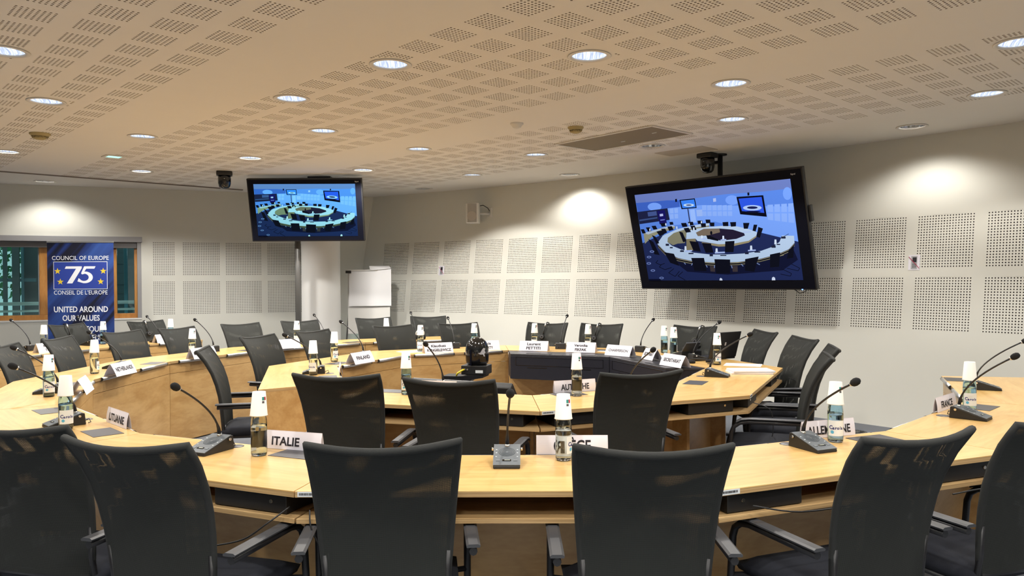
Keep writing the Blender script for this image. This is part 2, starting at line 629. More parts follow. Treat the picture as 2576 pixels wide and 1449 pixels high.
# ---- right wall: leaning, curved, two rows of perforated fields
PZ = [(1.0 - 0.0125, 20), (1.585 - 0.0125, 20)]
PP = 0.025
wr = MB()
left_edges = [15.236 + 0.5993 * k for k in range(-2, 15)]
sb = sorted([x + 0.0125 for x in left_edges] + [x + 0.0125 - 0.5 for x in left_edges] + [3.2] + list(np.arange(3.8, 13.4, 0.6)) + [S_CORNER])
zb = [0.0, PZ[0][0], PZ[0][0] + 0.5, PZ[1][0], PZ[1][0] + 0.5, CEIL + 0.02]
for i in range(len(sb) - 1):
    mid = (sb[i] + sb[i + 1]) / 2
    infield = any(x + 0.0125 - 0.5 < mid < x + 0.0125 for x in left_edges)
    for j in range(5):
        if infield and j in (1, 3):
            continue
        wr.add([rwall(sb[i], zb[j]), rwall(sb[i + 1], zb[j]), rwall(sb[i + 1], zb[j + 1]), rwall(sb[i], zb[j + 1])], [(0, 1, 2, 3)])
wall_right = struct(wr.build('wall_right', 'wall_paint'))
bk = MB()
sl = list(np.linspace(13, S_CORNER, 20))
for i in range(19):
    bk.add([rwall(sl[i], 0.9, 0.05), rwall(sl[i + 1], 0.9, 0.05), rwall(sl[i + 1], 2.2, 0.05), rwall(sl[i], 2.2, 0.05)], [(0, 1, 2, 3)])
bk.build('cavity_lining', 'plenum', wall_right)
for (z0, nr) in PZ:
    def mp(a, b, d, z0=z0):
        r = RWR + LEAN * (z0 + b - 1.53) + d
        ang = a / RWR
        return (r * math.cos(ang), r * math.sin(ang), z0 + b)
    V, Fc, Fl = perf(20, nr, PP, 0.0105, 0.0125, mp)
    base = None
    for x in left_edges:
        if base is None:
            o = mesh_obj('perforated_panel', V, Fc, 'wall_paint', wall_right, flags=Fl)
            base = o
        else:
            o = bpy.data.objects.new('perforated_panel', base.data)
            COL.objects.link(o)
            o.parent = wall_right
        o.location = (RWC[0], RWC[1], 0)
        o.rotation_euler = (0, 0, (x + 0.0125 - 0.5) / RWR)

# ---- left wall with the window opening
WIN = (-5.0, -1.475, 0.945, 2.135)
fields = [(-1.31, 12), (-0.9045, 21), (-0.3005, 21), (0.310, 21), (0.915, 21)]
sb = [LS_MIN, WIN[0], WIN[1]]
for (s_, n) in fields:
    sb += [s_ - 0.0125, s_ - 0.0125 + n * PP]
sb = sorted(sb + [LS_MAX])
zb = sorted([0.0, WIN[2], WIN[3], PZ[0][0], PZ[0][0] + 0.5, PZ[1][0], PZ[1][0] + 0.5, CEIL + 0.02])
wl = MB()
for i in range(len(sb) - 1):
    ms = (sb[i] + sb[i + 1]) / 2
    for j in range(len(zb) - 1):
        mz = (zb[j] + zb[j + 1]) / 2
        if WIN[0] < ms < WIN[1] and WIN[2] < mz < WIN[3]:
            continue
        if any(s_ - 0.0125 < ms < s_ - 0.0125 + n * PP for s_, n in fields) and any(z < mz < z + 0.5 for z, _ in PZ):
            continue
        wl.add([lwall(sb[i], zb[j]), lwall(sb[i + 1], zb[j]), lwall(sb[i + 1], zb[j + 1]), lwall(sb[i], zb[j + 1])], [(0, 1, 2, 3)])
DEP = 0.22
for a, b in (((WIN[0], WIN[2]), (WIN[1], WIN[2])), ((WIN[1], WIN[2]), (WIN[1], WIN[3])), ((WIN[1], WIN[3]), (WIN[0], WIN[3])), ((WIN[0], WIN[3]), (WIN[0], WIN[2]))):
    wl.add([lwall(a[0], a[1]), lwall(b[0], b[1]), lwall(b[0], b[1], DEP), lwall(a[0], a[1], DEP)], [(0, 1, 2, 3)])
wall_left = struct(wl.build('wall_left', 'wall_paint'))
MB().add([lwall(-1.42, 0.9, 0.05), lwall(LS_MAX, 0.9, 0.05), lwall(LS_MAX, 2.25, 0.05), lwall(-1.42, 2.25, 0.05)], [(0, 1, 2, 3)]).build('cavity_lining', 'plenum', wall_left)
pm = {}
for (s_, n) in fields:
    for (z0, nr) in PZ:
        if n not in pm:
            V, Fc, Fl = perf(n, nr, PP, 0.0105, 0.0125, lambda a, b, d: (a, d, b))
            o = mesh_obj('perforated_panel', V, Fc, 'wall_paint', wall_left, flags=Fl)
            pm[n] = o.data
        else:
            o = bpy.data.objects.new('perforated_panel', pm[n])
            COL.objects.link(o)
            o.parent = wall_left
        o.location = lwall(s_ - 0.0125, z0)
        o.rotation_euler = (0, 0, LWA)
# ---- the two walls behind the camera
xl = lwall(LS_MIN, 0)[0]
yl = lwall(LS_MIN, 0)[1]
struct(MB().box(((xl + 9.2) / 2, -4.1, CEIL / 2), (9.2 - xl + 0.4, 0.1, CEIL)).build('wall_back', 'wall_paint'))
struct(MB().box((xl - 0.05, (yl - 4) / 2, CEIL / 2), (0.1, yl + 4.3, CEIL)).build('wall_side', 'wall_paint'))
# ---- skirtings
bb = MB()
sl = list(np.linspace(3.2, S_CORNER, 40))
for i in range(39):
    q = [rwall(sl[i], 0, -0.012), rwall(sl[i + 1], 0, -0.012), rwall(sl[i + 1], 0.055, -0.012), rwall(sl[i], 0.055, -0.012), rwall(sl[i], 0.055, 0.01), rwall(sl[i + 1], 0.055, 0.01)]
    bb.add(q, [(0, 1, 2, 3), (3, 2, 5, 4)])
struct(bb.build('baseboard_right', 'skirting'))
bb = MB()
q = [lwall(LS_MIN, 0, -0.012), lwall(LS_MAX, 0, -0.012), lwall(LS_MAX, 0.055, -0.012), lwall(LS_MIN, 0.055, -0.012), lwall(LS_MIN, 0.055, 0.01), lwall(LS_MAX, 0.055, 0.01)]
bb.add(q, [(0, 1, 2, 3), (3, 2, 5, 4)])
struct(bb.build('baseboard_left', 'skirting'))

# ---- ceiling: plasterboard with a lattice of perforated fields, cut out for lamps and hatches
CO = Vector((0.091, 3.872))
CUV = (Vector((-0.2050, 0.2152)), Vector((0.2152, 0.2050)))
PITCH = CUV[0].length
UU = CUV[0].normalized()
VV = CUV[1].normalized()
LAMPS = [  # x, y, lit kind, where
    (-2.98, 4.55, 1, 'cut by the left edge of the picture, higher one'),
    (-3.50, 5.82, 1, 'at the left, above the left smoke detector'),
    (-3.46, 7.25, 1, 'right of the left smoke detector'),
    (-5.26, 8.04, 1, 'cut by the left edge of the picture, lower one'),
    (-4.56, 9.52, 1, 'between the emergency light and the hanging dome camera'),
    (-2.89, 8.55, 1, 'above the hanging dome camera and left of the small television'),
    (-0.76, 4.88, 1, 'large near one, left of the two top centre downlights'),
    (-1.64, 5.78, 1, 'left of centre on the wide plain ceiling strip'),
    (-1.71, 7.03, 1, 'above the small television, second nearest to it'),
    (-0.96, 8.04, 1, 'midway between the small television and the white motion sensor'),
    (-1.83, 9.53, 1, 'touching the upper right corner of the small television'),
    (-0.51, 10.06, 1, 'smallest lit one, above the white wall loudspeaker'),
    (0.48, 4.72, 1, 'large near one at top centre, right of its pair'),
    (0.27, 8.45, 1, 'left of the brown ceiling hatch'),
    (1.54, 5.41, 1, 'upper one of the pair above the large television'),
    (1.90, 6.63, 1, 'lower one of the pair above the large television'),
    (3.55, 5.76, 1, 'at the right, second lowest near the right edge'),
    (2.96, 4.50, 1, 'cut by the right edge of the picture near the top'),
    (-6.31, 10.44, 2, 'washing the wall above the blue banner and window'),
    (0.76, 10.07, 2, 'washing the wall left of the large television'),
    (3.63, 6.99, 2, 'washing the wall right of the large television'),
    (-1.31, 11.56, 3, 'unlit, by the far corner above the flip chart'),
    (1.45, 7.93, 3, 'unlit, beside the brown ceiling hatch'),
]
ADDED_LAMPS = [(-1.3, 2.5), (1.0, 2.3), (2.9, 2.4), (-3.2, 2.2), (-4.9, 4.2), (0.0, 0.1), (-2.4, -0.4), (2.3, -0.2), (4.6, 2.4), (-5.3, 1.0), (5.3, 0.0), (-6.9, 6.5), (5.2, 4.4), (-7.0, 3.5), (-0.7, 1.2), (1.6, 1.1), (-1.2, -1.6), (1.0, -1.7), (0.0, -3.0), (2.9, -2.2), (-3.3, -2.0)]  # unseen lamps added to light the near chairs and desk panels
LR = 0.112
HATCHES = [((0.44, 7.78), (1.25, 6.86), 0.60), ((1.535, 8.38), (1.965, 7.93), 0.33)]
def hatch_rect(h):
    a, b, w = Vector(h[0]), Vector(h[1]), h[2]
    e = (b - a).normalized()
    n = Vector((-e.y, e.x))
    if n.dot(Vector((1, 1))) < 0:
        n = -n
    return [a, b, b + n * w, a + n * w]
HR = [hatch_rect(h) for h in HATCHES]
def in_poly(p, poly):
    c = False
    n = len(poly)
    for i in range(n):
        a, b = poly[i], poly[(i + 1) % n]
        if (a[1] > p[1]) != (b[1] > p[1]) and p[0] < (b[0] - a[0]) * (p[1] - a[1]) / (b[1] - a[1]) + a[0]:
            c = not c
    return c
holes_c = [(x, y) for x, y, k, t in LAMPS] + ADDED_LAMPS
def blocked(p, m=0.0):
    for (x, y) in holes_c:
        if (p[0] - x) ** 2 + (p[1] - y) ** 2 < (LR + 0.030 + m) ** 2:
            return True
    return any(in_poly(p, r_) for r_ in HR)
def allowed(p):
    dl = (Vector(p) - LW0).dot(LWN)
    if dl > -0.55:
        return False
    ta, tb = Vector((-6.26, 9.45)), Vector((-4.02, 11.53))
    n = Vector((-(tb - ta).y, (tb - ta).x))
    if (Vector(p) - ta).dot(n) > -0.12 and p[0] < -3.4:
        return False
    d = math.hypot(p[0] - RWC[0], p[1] - RWC[1])
    if d > RWR + 0.17 - 0.75:
        return False
    return True
CELL = 0.0252
HALF = CELL * 4
full, partial = [], []
for j in range(-44, 30):
    if j % 8 > 5:
        continue
    for i in range(-40, 50):
        c = CO + UU * (PITCH * i) + VV * (PITCH * j)
        if not (-8 < c.x < 7.5 and 2.6 < c.y < 12):
            continue
        q = in_view((c.x, c.y, CEIL))
        if q is None or not allowed(c):
            continue
        cells = []
        for b in range(8):
            for a in range(8):
                p = c + UU * ((a - 3.5) * CELL) + VV * ((b - 3.5) * CELL)
                if not blocked(p, CELL * 0.71):
                    cells.append((a, b))
        if len(cells) == 64:
            full.append((q[2], c))
        elif cells:
            partial.append((q[2], c, set(cells)))
full.sort(key=lambda t: t[0])
cv, ce = [], []
def loop(pts):
    o = len(cv)
    cv.extend(Vector(p) for p in pts)
    n = len(pts)
    ce.extend((o + k, o + (k + 1) % n) for k in range(n))
loop(foot)
for (x, y) in holes_c:
    loop([(x + LR * math.cos(2 * PI * k / 28), y + LR * math.sin(2 * PI * k / 28)) for k in range(28)])
def sq(c, h):
    return [c - UU * h - VV * h, c + UU * h - VV * h, c + UU * h + VV * h, c - UU * h + VV * h]
for _, c in full:
    loop(sq(c, HALF))
part_sq = []
for _, c, cells in partial:
    for (a, b) in cells:
        p = c + UU * ((a - 3.5) * CELL) + VV * ((b - 3.5) * CELL)
        part_sq.append(p)
        loop(sq(p, CELL / 2))
res = delaunay_2d_cdt(cv, ce, [], 1, 1e-5)
rv, rf = res[0], res[2]
fullset = {}
for _, c in full:
    fullset.setdefault((int(c.x // 0.5), int(c.y // 0.5)), []).append(c)
partset = {}
for p in part_sq:
    partset.setdefault((int(p.x // 0.5), int(p.y // 0.5)), []).append(p)
def near(d, p, h):
    for dx in (-1, 0, 1):
        for dy in (-1, 0, 1):
            for c in d.get((int(p.x // 0.5) + dx, int(p.y // 0.5) + dy), ()):
                w = p - c
                if abs(w.dot(UU)) < h and abs(w.dot(VV)) < h:
                    return True
    return False
cf = []
for f in rf:
    m_ = sum((rv[k] for k in f), Vector((0, 0))) / len(f)
    if any((m_.x - x) ** 2 + (m_.y - y) ** 2 < LR * LR * 0.995 for x, y in holes_c):
        continue
    if near(fullset, m_, HALF) or near(partset, m_, CELL / 2) or not in_poly(m_, foot):
        continue
    cf.append(tuple(f))
ceiling = struct(mesh_obj('ceiling', [(p.x, p.y, CEIL) for p in rv], cf, 'ceiling_paint'))
MB().add([(p[0], p[1], CEIL + 0.16) for p in foot], [tuple(range(len(foot)))]).build('plenum_lining', 'plenum_ceiling', ceiling)
pa = math.atan2(UU.y, UU.x)
V, Fc, Fl = perf(8, 8, CELL, 0.0135, 0.0125, lambda a, b, d: (a - HALF, b - HALF, d), octo=True)
base = None
for k, (_, c) in enumerate(full[:300]):
    if base is None:
        o = mesh_obj('perforated_field', V, Fc, 'ceiling_paint', ceiling, flags=Fl, mat2='bare_ceiling_shade')
        base = o
    else:
        o = bpy.data.objects.new('perforated_field', base.data)
        COL.objects.link(o)
        o.parent = ceiling
    o.location = (c.x, c.y, CEIL)
    o.rotation_euler = (0, 0, pa)
V0, F0, L0 = perf(8, 8, CELL, 0.0122, 0.0125, lambda a, b, d: (a - HALF, b - HALF, d))
V0 = np.array(V0)
AV, AF, AL = [], [], []
def put(c, Vn, Fn, Ln):
    AL.extend(Ln)
    o = sum(len(a) for a in AV)
    X = c.x + Vn[:, 0] * UU.x - Vn[:, 1] * UU.y
    Y = c.y + Vn[:, 0] * UU.y + Vn[:, 1] * UU.x
    AV.append(np.c_[X, Y, CEIL + Vn[:, 2]])
    AF.append((np.array(Fn) + o))
VS = -1 if VV.dot(Vector((-UU.y, UU.x))) < 0 else 1
for _, c in full[300:]:
    put(c, V0, F0, L0)
for _, c, cells in partial:
    Vp, Fp, Lp = perf(8, 8, CELL, 0.0122, 0.0125, lambda a, b, d: (a - HALF, (b - HALF) * VS, d), keep=lambda a, b: (a, b) in cells)
    put(c, np.array(Vp), Fp, Lp)
if AV:
    o = mesh_obj('far_perforations', np.concatenate(AV).tolist(), np.concatenate(AF).tolist(), 'ceiling_paint', ceiling, flags=AL, mat2='bare_ceiling_shade')
    o['kind'] = 'stuff'
# ---- shadow-gap trim in the ceiling by the window wall
ta, tb = Vector((-7.6, 8.21)), Vector((-4.02, 11.53))
tv = (tb - ta).normalized()
struct(MB().box((*((ta + tb) / 2), CEIL - 0.006), ((tb - ta).length, 0.05, 0.012), math.atan2(tv.y, tv.x)).build('trim_1', 'trim_brown'))

# ------------------------------------------------------------------ recessed lamps
def downlight(x, y, kind, label, group=None):
    t = thing('ceiling_downlight', label, 'downlight', (x, y, CEIL), 0.0, group)
    MB().lathe([(LR - 0.004, 0.004), (LR + 0.020, -0.001), (LR + 0.022, -0.005), (LR + 0.016, -0.008), (LR - 0.004, -0.006), (LR - 0.006, 0.004)], 28).build('trim_ring', 'trim_white', t)
    if kind == 1:
        MB().lathe([(LR - 0.003, -0.002), (LR - 0.004, 0.010)], 28).build('reflector', 'reflector', t)
        MB().lathe([(LR - 0.004, 0.010), (LR - 0.014, 0.024), (LR - 0.045, 0.040), (0.0, 0.048)], 28).build('lamp_bowl', 'lamp_glow', t)
    else:
        MB().lathe([(LR - 0.003, -0.002), (LR - 0.006, 0.03), (LR - 0.016, 0.07), (LR - 0.035, 0.105), (0.0, 0.106)], 22, smooth=False).build('reflector', 'reflector', t)
        MB().lathe([(0.0, 0.085), (0.055, 0.085), (0.06, 0.09), (0.0, 0.0912)], 16).build('lamp_bowl', 'lamp_glow' if kind < 3 else 'lamp_off_glow', t)
    if kind < 3:
        ld = bpy.data.lights.new('downlight_beam', 'SPOT')
        ld.shadow_soft_size = 0.07
        ld.energy = (LAMP_W if kind == 1 else WASH_W) * LAMP_GAIN.get((x, y), 1.0)
        ld.color = LAMP_COL
        ld.spot_size = (LAMP_CONE if LAMP_GAIN.get((x, y), 1.0) < 1.5 or y < 5 else R(146)) if kind == 1 else WASH_CONE
        ld.spot_blend = (0.22 if ld.spot_size < R(140) else 0.3) if kind == 1 else 0.6
        lo = bpy.data.objects.new('downlight_beam', ld)
        COL.objects.link(lo)
        lo.parent = t
        lo.location = (0, 0, -0.004)
    return t
for (x, y, k, w) in LAMPS:
    downlight(x, y, k, 'round ceiling downlight ' + w, 'recessed ceiling downlights')
for (x, y) in ADDED_LAMPS:
    downlight(x, y, 1, 'added unseen round ceiling downlight outside the picture', 'added downlights outside the picture')

# ------------------------------------------------------------------ window, blind and what lies outside
win = bpy.data.objects.new('window_1', None)
COL.objects.link(win)
win.location = lwall(0, 0)
win.rotation_euler = (0, 0, LWA)
struct(win)
def wbox(name, s0, s1, z0, z1, o0, o1, mat, parent=win, bevel=0.004):
    return MB().box(((s0 + s1) / 2, (o0 + o1) / 2, (z0 + z1) / 2), (s1 - s0, o1 - o0, z1 - z0)).build(name, mat, parent, bevel)
wbox('bottom_rail', WIN[0] + 0.03, -1.53, 0.95, 1.02, 0.07, 0.16, 'window_wood')
wbox('top_rail', WIN[0] + 0.03, -1.53, 1.99, 2.05, 0.07, 0.16, 'window_wood')
wbox('mullion', -2.785, -2.56, 1.02, 1.99, 0.072, 0.158, 'window_wood')
wbox('mullion', -1.90, -1.805, 1.02, 1.99, 0.072, 0.158, 'window_wood')
wbox('mullion', -4.15, -3.95, 1.02, 1.99, 0.072, 0.158, 'window_wood')
wbox('stile', -1.575, -1.53, 1.02, 1.99, 0.072, 0.158, 'window_wood')
wbox('sash_bead', -2.80, -2.785, 1.02, 1.99, 0.085, 0.10, 'frame_grey')
for a, b in ((-4.95, -4.15), (-3.95, -2.80), (-2.56, -1.90), (-1.805, -1.575)):
    wbox('pane', a, b, 1.02, 1.99, 0.115, 0.121, 'window_glass', bevel=0)
wbox('jamb', -1.53, WIN[1], WIN[2], 2.135, 0.0, 0.18, 'frame_grey')
wbox('blind_box', WIN[0], WIN[1] + 0.012, 2.06, 2.14, -0.03, 0.16, 'frame_grey')
wbox('blind', WIN[0] + 0.02, -1.535, 1.975, 2.06, 0.02, 0.06, 'blind_grey')
wbox('window_sill', WIN[0], WIN[1], 0.925, 0.95, -0.01, 0.17, 'white_plastic')

def outside(s_, o, z=0.0):
    p = lwall(s_, z, o)
    return Vector(p)
t = thing('clad_wall', 'dark grey board-clad wall seen through the window', 'wall', outside(-1.3, 2.6), LWA)
for k in range(16):
    MB().box((0, 0.012 * (k % 2), 0.09 + 0.18 * k), (2.4, 0.06, 0.186)).build('board', 'clapboard', t)
t = thing('clad_wall', 'plain dark panel wall behind the window mullion left of the banner', 'wall', outside(-2.75, 1.75), LWA)
for k in range(3):
    MB().box((-0.36 + 0.3 * k, 0, 1.4), (0.296, 0.05, 2.8)).build('panel', 'clapboard', t)
for k, (s_, w, l, mt_) in enumerate(((-3.49, 0.055, 'leftmost dark post outside the window', 'clapboard'), (-3.345, 0.10, 'wide dark post outside the window', 'clapboard'), (-3.255, 0.035, 'teal steel post outside, left of the wide wooden mullion', 'steel_teal'), (-1.80, 0.05, 'thin pale steel post seen through the narrow right pane', 'steel_teal'))):
    t = thing('steel_post', l, 'post', outside(s_, 1.6), LWA, 'posts outside the window')
    MB().box((0, 0, 1.4), (w, 0.06, 2.8)).build('shaft', mt_, t, 0.004)
    MB().box((0, 0, 0.01), (w + 0.06, 0.14, 0.02)).build('foot_plate', mt_, t)
t = thing('hand_rail', 'pale tubular handrail outside the window', 'railing', outside(-3.2, 1.1), LWA)
MB().tube([(-2.5, 0, 1.155), (1.55, 0, 1.16)], 0.028, 10).build('top_tube', 'rail_pale', t)
MB().tube([(-2.5, 0, 1.04), (1.9, 0, 1.05)], 0.018, 10).build('lower_tube', 'rail_pale', t)
for x in (-2.2, -0.7, 0.8):
    MB().tube([(x, 0.03, 0), (x, 0.03, 1.14)], 0.018, 8).build('upright', 'rail_pale', t)
t = thing('glass_screen', 'pale blue cross beam between the outdoor steel posts', 'beam', outside(-3.55, 1.62), LWA)
MB().box((0, 0, 1.52), (0.95, 0.06, 0.055)).build('beam', 'steel_teal', t)
t = thing('garden_tree', 'bright green tree outside at the left edge of the window', 'tree', outside(-5.6, 6.0), 0)
lf = MB()
for k in range(2600):
    a, b, c = random.uniform(-2.0, 2.4), random.uniform(-1, 1), random.uniform(1.2, 4.2)
    n = Vector((random.uniform(-1, 1), random.uniform(-1, 1), random.uniform(-1, 1))).normalized()
    u = n.orthogonal().normalized() * 0.075
    w = n.cross(u)
    p = Vector((a, b, c))
    lf.add([p - u, p - w * 0.6, p + u, p + w * 0.6], [(0, 1, 2, 3)])
lf.build('foliage', 'leaf', t, kind='stuff')
MB().tube([(0, 0, 0), (0.05, 0, 1.4), (0, 0.1, 3.0)], [0.14, 0.11, 0.05], 10).build('trunk', 'bark', t)
t = thing('outdoor_lamp', 'small glowing white lamp outside the narrow right pane', 'lamp', outside(-1.52, 2.3, 1.98), LWA)
MB().lathe([(0.0, 0.05), (0.05, 0.045), (0.075, 0.0), (0.05, -0.045), (0.0, -0.05)], 14).build('globe', 'outdoor_lamp', t)
MB().box((-0.11, 0.05, -0.02), (0.03, 0.03, 0.12)).build('bracket', 'rail_pale', t)
struct(MB().box((-8, 17.5, -0.08), (16, 9, 0.1)).build('ground', 'pavement'))

# ------------------------------------------------------------------ conference tables
OC = (0.0246, 6.3228)
OR = 3.1978 + 0.5507
OROT = -0.793
IC = (0.05, 6.37)
IR = 2.14
def ring_seg(cen, Rout, a0, a1, depth, label, group, name='conference_table', black=False, full_end=None, seats=(-0.3, 0.3), rail_len=0.46, gable_y=0.40, barcode=None, boxes=True, flaps=(), grommets=()):
    """one trapezoid desk between the corner angles a0 < a1 (degrees); local x runs along it, +y to the middle of the ring"""
    am = (a0 + a1) / 2
    ha = R((a1 - a0) / 2)
    ap = Rout * math.cos(ha)
    hw0 = Rout * math.sin(ha)
    tn = math.tan(ha)
    hw = lambda y: hw0 - y * tn
    x0 = cen[0] + ap * math.cos(R(am))
    y0 = cen[1] + ap * math.sin(R(am))
    rz = R(am + 90)
    t = thing(name, label, 'table', (x0, y0, 0), rz, group)
    g = 0.0022
    D = depth
    MB().prism([(-hw(0) + g, 0), (hw(0) - g, 0), (hw(D) - g, D), (-hw(D) + g, D)], TZ - 0.004, TZ).build('table_top', 'beech_top', t)
    MB().prism([(-hw(0) + g, 0.0006), (hw(0) - g, 0.0006), (hw(D) - g, D - 0.0006), (-hw(D) + g, D - 0.0006)], TZ - 0.022, TZ - 0.004).build('top_edge', 'ply_edge', t)
    ya = D - 0.030
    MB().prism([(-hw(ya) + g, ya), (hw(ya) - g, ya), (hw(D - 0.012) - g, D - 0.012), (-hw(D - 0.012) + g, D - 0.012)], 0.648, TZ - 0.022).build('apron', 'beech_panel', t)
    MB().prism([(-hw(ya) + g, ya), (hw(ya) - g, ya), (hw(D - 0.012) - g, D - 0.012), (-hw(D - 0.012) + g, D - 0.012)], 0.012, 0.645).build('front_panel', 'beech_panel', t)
    ys = 0.004
    MB().prism([(-hw(ys) + 0.004, ys), (hw(ys) - 0.004, ys), (hw(ya) - 0.004, ya), (-hw(ya) + 0.004, ya)], 0.646, 0.662).build('shelf', 'ply_edge', t)
    for sd in (-1, 1):
        gy = 0.002 if full_end == sd else gable_y
        th = 0.022
        P1, P2 = (sd * (hw(gy) - g), gy), (sd * (hw(ya) - g), ya)
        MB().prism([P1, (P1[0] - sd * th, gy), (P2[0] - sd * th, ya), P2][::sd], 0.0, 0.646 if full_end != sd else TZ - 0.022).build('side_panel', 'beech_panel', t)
    if boxes:
        for sd in (-1, 1):
            b = MB().box((sd * (hw(0.28) - 0.169), 0.155, 0.700), (0.33, 0.25, 0.070)).build('junction_box', 'black_plastic', t, 0.003)
            jx = sd * (hw(0.28) - 0.069)
            MB().tube([(jx, 0.031, 0.705), (jx, 0.0245, 0.705)], 0.007, 10).build('jack', 'chrome', b)
    if not black:
        for sx in seats:
            r_ = MB()
            n = 10
            pr = [(D - 0.012 + 0.0, TZ - 0.024 + 0.0)]
            r_.tube([(sx - rail_len / 2, D + 0.0015, TZ - 0.013), (sx + rail_len / 2, D + 0.0015, TZ - 0.013)], 0.0135, 12)
            ro = r_.build('card_rail', 'aluminium', t)
            for e in (-1, 1):
                xe = sx + e * rail_len / 2
                MB().tube([(xe - e * 0.001, D + 0.0015, TZ - 0.013), (xe + e * 0.007, D + 0.0015, TZ - 0.013)], 0.0142, 12).build('end_cap', 'black_plastic', ro)
    else:
        E_ = D + 0.29
        MB().prism([(-hw(D) + g, D + 0.002), (hw(D) - g, D + 0.002), (hw(E_) - g, E_), (-hw(E_) + g, E_)], TZ - 0.024, TZ - 0.003).build('console_top', 'desk_black_top', t, 0.003)
        fo = MB().prism([(-hw(E_ - 0.03) + g, E_ - 0.03), (hw(E_ - 0.03) - g, E_ - 0.03), (hw(E_) - g, E_), (-hw(E_) + g, E_)], TZ - 0.25, TZ - 0.026).build('fascia', 'desk_black', t, 0.003)
        for sd in (-1, 1):
            Pa, Pb = (sd * (hw(D) - 0.004), D + 0.002), (sd * (hw(E_ - 0.03) - 0.004), E_ - 0.03)
            MB().prism([Pa, (Pa[0] - sd * 0.016, Pa[1]), (Pb[0] - sd * 0.016, Pb[1]), Pb][::sd], TZ - 0.25, TZ - 0.026).build('end_plate', 'desk_black', t)
        wlid = 2 * hw(E_) - 0.12
        for (bx, bz, bw, bh) in ((0, TZ - 0.115, wlid, 0.003), (0, TZ - 0.035, wlid, 0.002), (-wlid / 2, TZ - 0.075, 0.003, 0.08), (wlid / 2, TZ - 0.075, 0.003, 0.08), (-wlid / 4, TZ - 0.135, 0.2, 0.004), (wlid / 4, TZ - 0.135, 0.2, 0.004)):
            MB().box((bx, E_ + 0.001, bz), (bw, 0.004, bh)).build('lid_line', 'black_gloss', fo)
        for bx in (-0.22, 0.22):
            MB().box((bx, E_ - 0.06, TZ - 0.002), (0.25, 0.05, 0.004)).build('lid_handle', 'black_plastic', t, 0.001)
    inv = Matrix.Rotation(-rz, 3, 'Z')
    for (fx, fy) in flaps:
        p = inv @ Vector((fx - x0, fy - y0, 0))
        MB().box((p.x, p.y, TZ + 0.0005), (0.205, 0.135, 0.003)).build('connection_flap', 'flap_grey', t)
    for (fx, fy) in grommets:
        p = inv @ Vector((fx - x0, fy - y0, 0))
        MB().lathe([(0.0, 0.002), (0.03, 0.002), (0.034, 0.0), (0.034, -0.002)], 18, (p.x, p.y, TZ + 0.0005)).build('cable_grommet', 'flap_grey', t)
    if barcode is not None:
        bx = barcode * (hw0 - 0.05)
        st = MB().box((bx, -0.0006, TZ - 0.0105), (0.078, 0.001, 0.018)).build('asset_sticker', 'label_white', t)
        bars = MB()
        x = bx - 0.032
        while x < bx + 0.030:
            w = random.choice((0.0008, 0.0014, 0.002))
            bars.box((x, -0.0014, TZ - 0.0100), (w, 0.0006, 0.008))
            x += w + random.choice((0.0008, 0.0015))
        bars.build('barcode', 'ink', st)
    return t
def oseg(k, label, **kw):
    a1 = -90 + 11.25 + 22.5 * k + OROT
    return ring_seg(OC, OR, a1 - 22.5, a1, 0.54, label, 'desks of the large outer ring', **kw)
oseg(0, 'beech desk nearest the viewer in the middle, with the GRÈCE card', barcode=-1, boxes=False, flaps=[(0.42, 2.98)])
oseg(1, 'near beech desk with the ALLEMAGNE card, right of the middle', barcode=-1, flaps=[(1.627, 3.457)], grommets=[(1.203, 3.368)])
oseg(2, 'beech desk at the right with the FRANCE card', flaps=[(2.608, 4.281)], grommets=[(2.257, 4.031)])
oseg(3, 'beech desk at the right edge, end of the outer ring by the bare wall', flaps=[(3.139, 5.445)], full_end=1)
oseg(-1, 'near beech desk with the ITALIE card, left of the middle', flaps=[(-0.901, 3.223)], grommets=[(-1.219, 3.385)])
oseg(-2, 'beech desk at the left with the LITUANIE card', flaps=[(-1.985, 3.715), (-2.614, 4.342)], grommets=[(-2.261, 4.072)])
oseg(-3, 'beech desk at the far left between the LITUANIE and NETHERLANDS desks', flaps=[(-3.101, 5.483)])
oseg(-4, 'beech desk with the NETHERLANDS card', flaps=[(-3.192, 6.835)])
oseg(-5, 'beech desk behind the sideways chair, next after the NETHERLANDS desk', flaps=[(-2.767, 8.07)])
oseg(-6, 'beech desk of the outer ring in front of the round pillar', flaps=[(-1.872, 9.023)])
oseg(-7, 'far end desk of the outer ring in front of the flip chart', full_end=1)
def iseg(a0, a1, label, **kw):
    return ring_seg(IC, IR, a0, a1, 0.56, label, 'desks of the small inner ring', seats=kw.pop('seats', (-0.26, 0.26)), rail_len=0.40, gable_y=kw.pop('gable_y', 0.42), **kw)
iseg(-127.3, -87.3, 'inner beech desk behind the two left mesh chairs, nearest the viewer', flaps=[(-0.793, 5.041)], full_end=-1)
iseg(-87.3, -48.4, 'inner beech desk with the AUTRICHE card', barcode=-1, flaps=[(0.353, 4.857)])
iseg(-48.4, -4.1, 'inner beech desk at the right end carrying the papers and stapled reports', barcode=-1, flaps=[(1.275, 5.358)], grommets=[(1.396, 5.71)])
iseg(-4.1, 44.6, 'dark fronted desk of the secretariat with the laptop on it', black=True, boxes=False)
iseg(44.6, 93.4, 'dark fronted desk with two white cards at the far side', black=True, boxes=False, flaps=[(0.919, 7.838)])
iseg(93.4, 134.0, 'inner beech desk left of the dark fronted desks', boxes=False)
iseg(134.0, 174.5, 'inner beech desk with the FINLAND card', flaps=[(-1.53, 6.747)], boxes=False)
iseg(174.5, 215.1, 'inner beech desk whose bare wooden end faces the viewer', flaps=[(-1.385, 5.771)], grommets=[(-1.428, 6.017)], full_end=1, boxes=False)
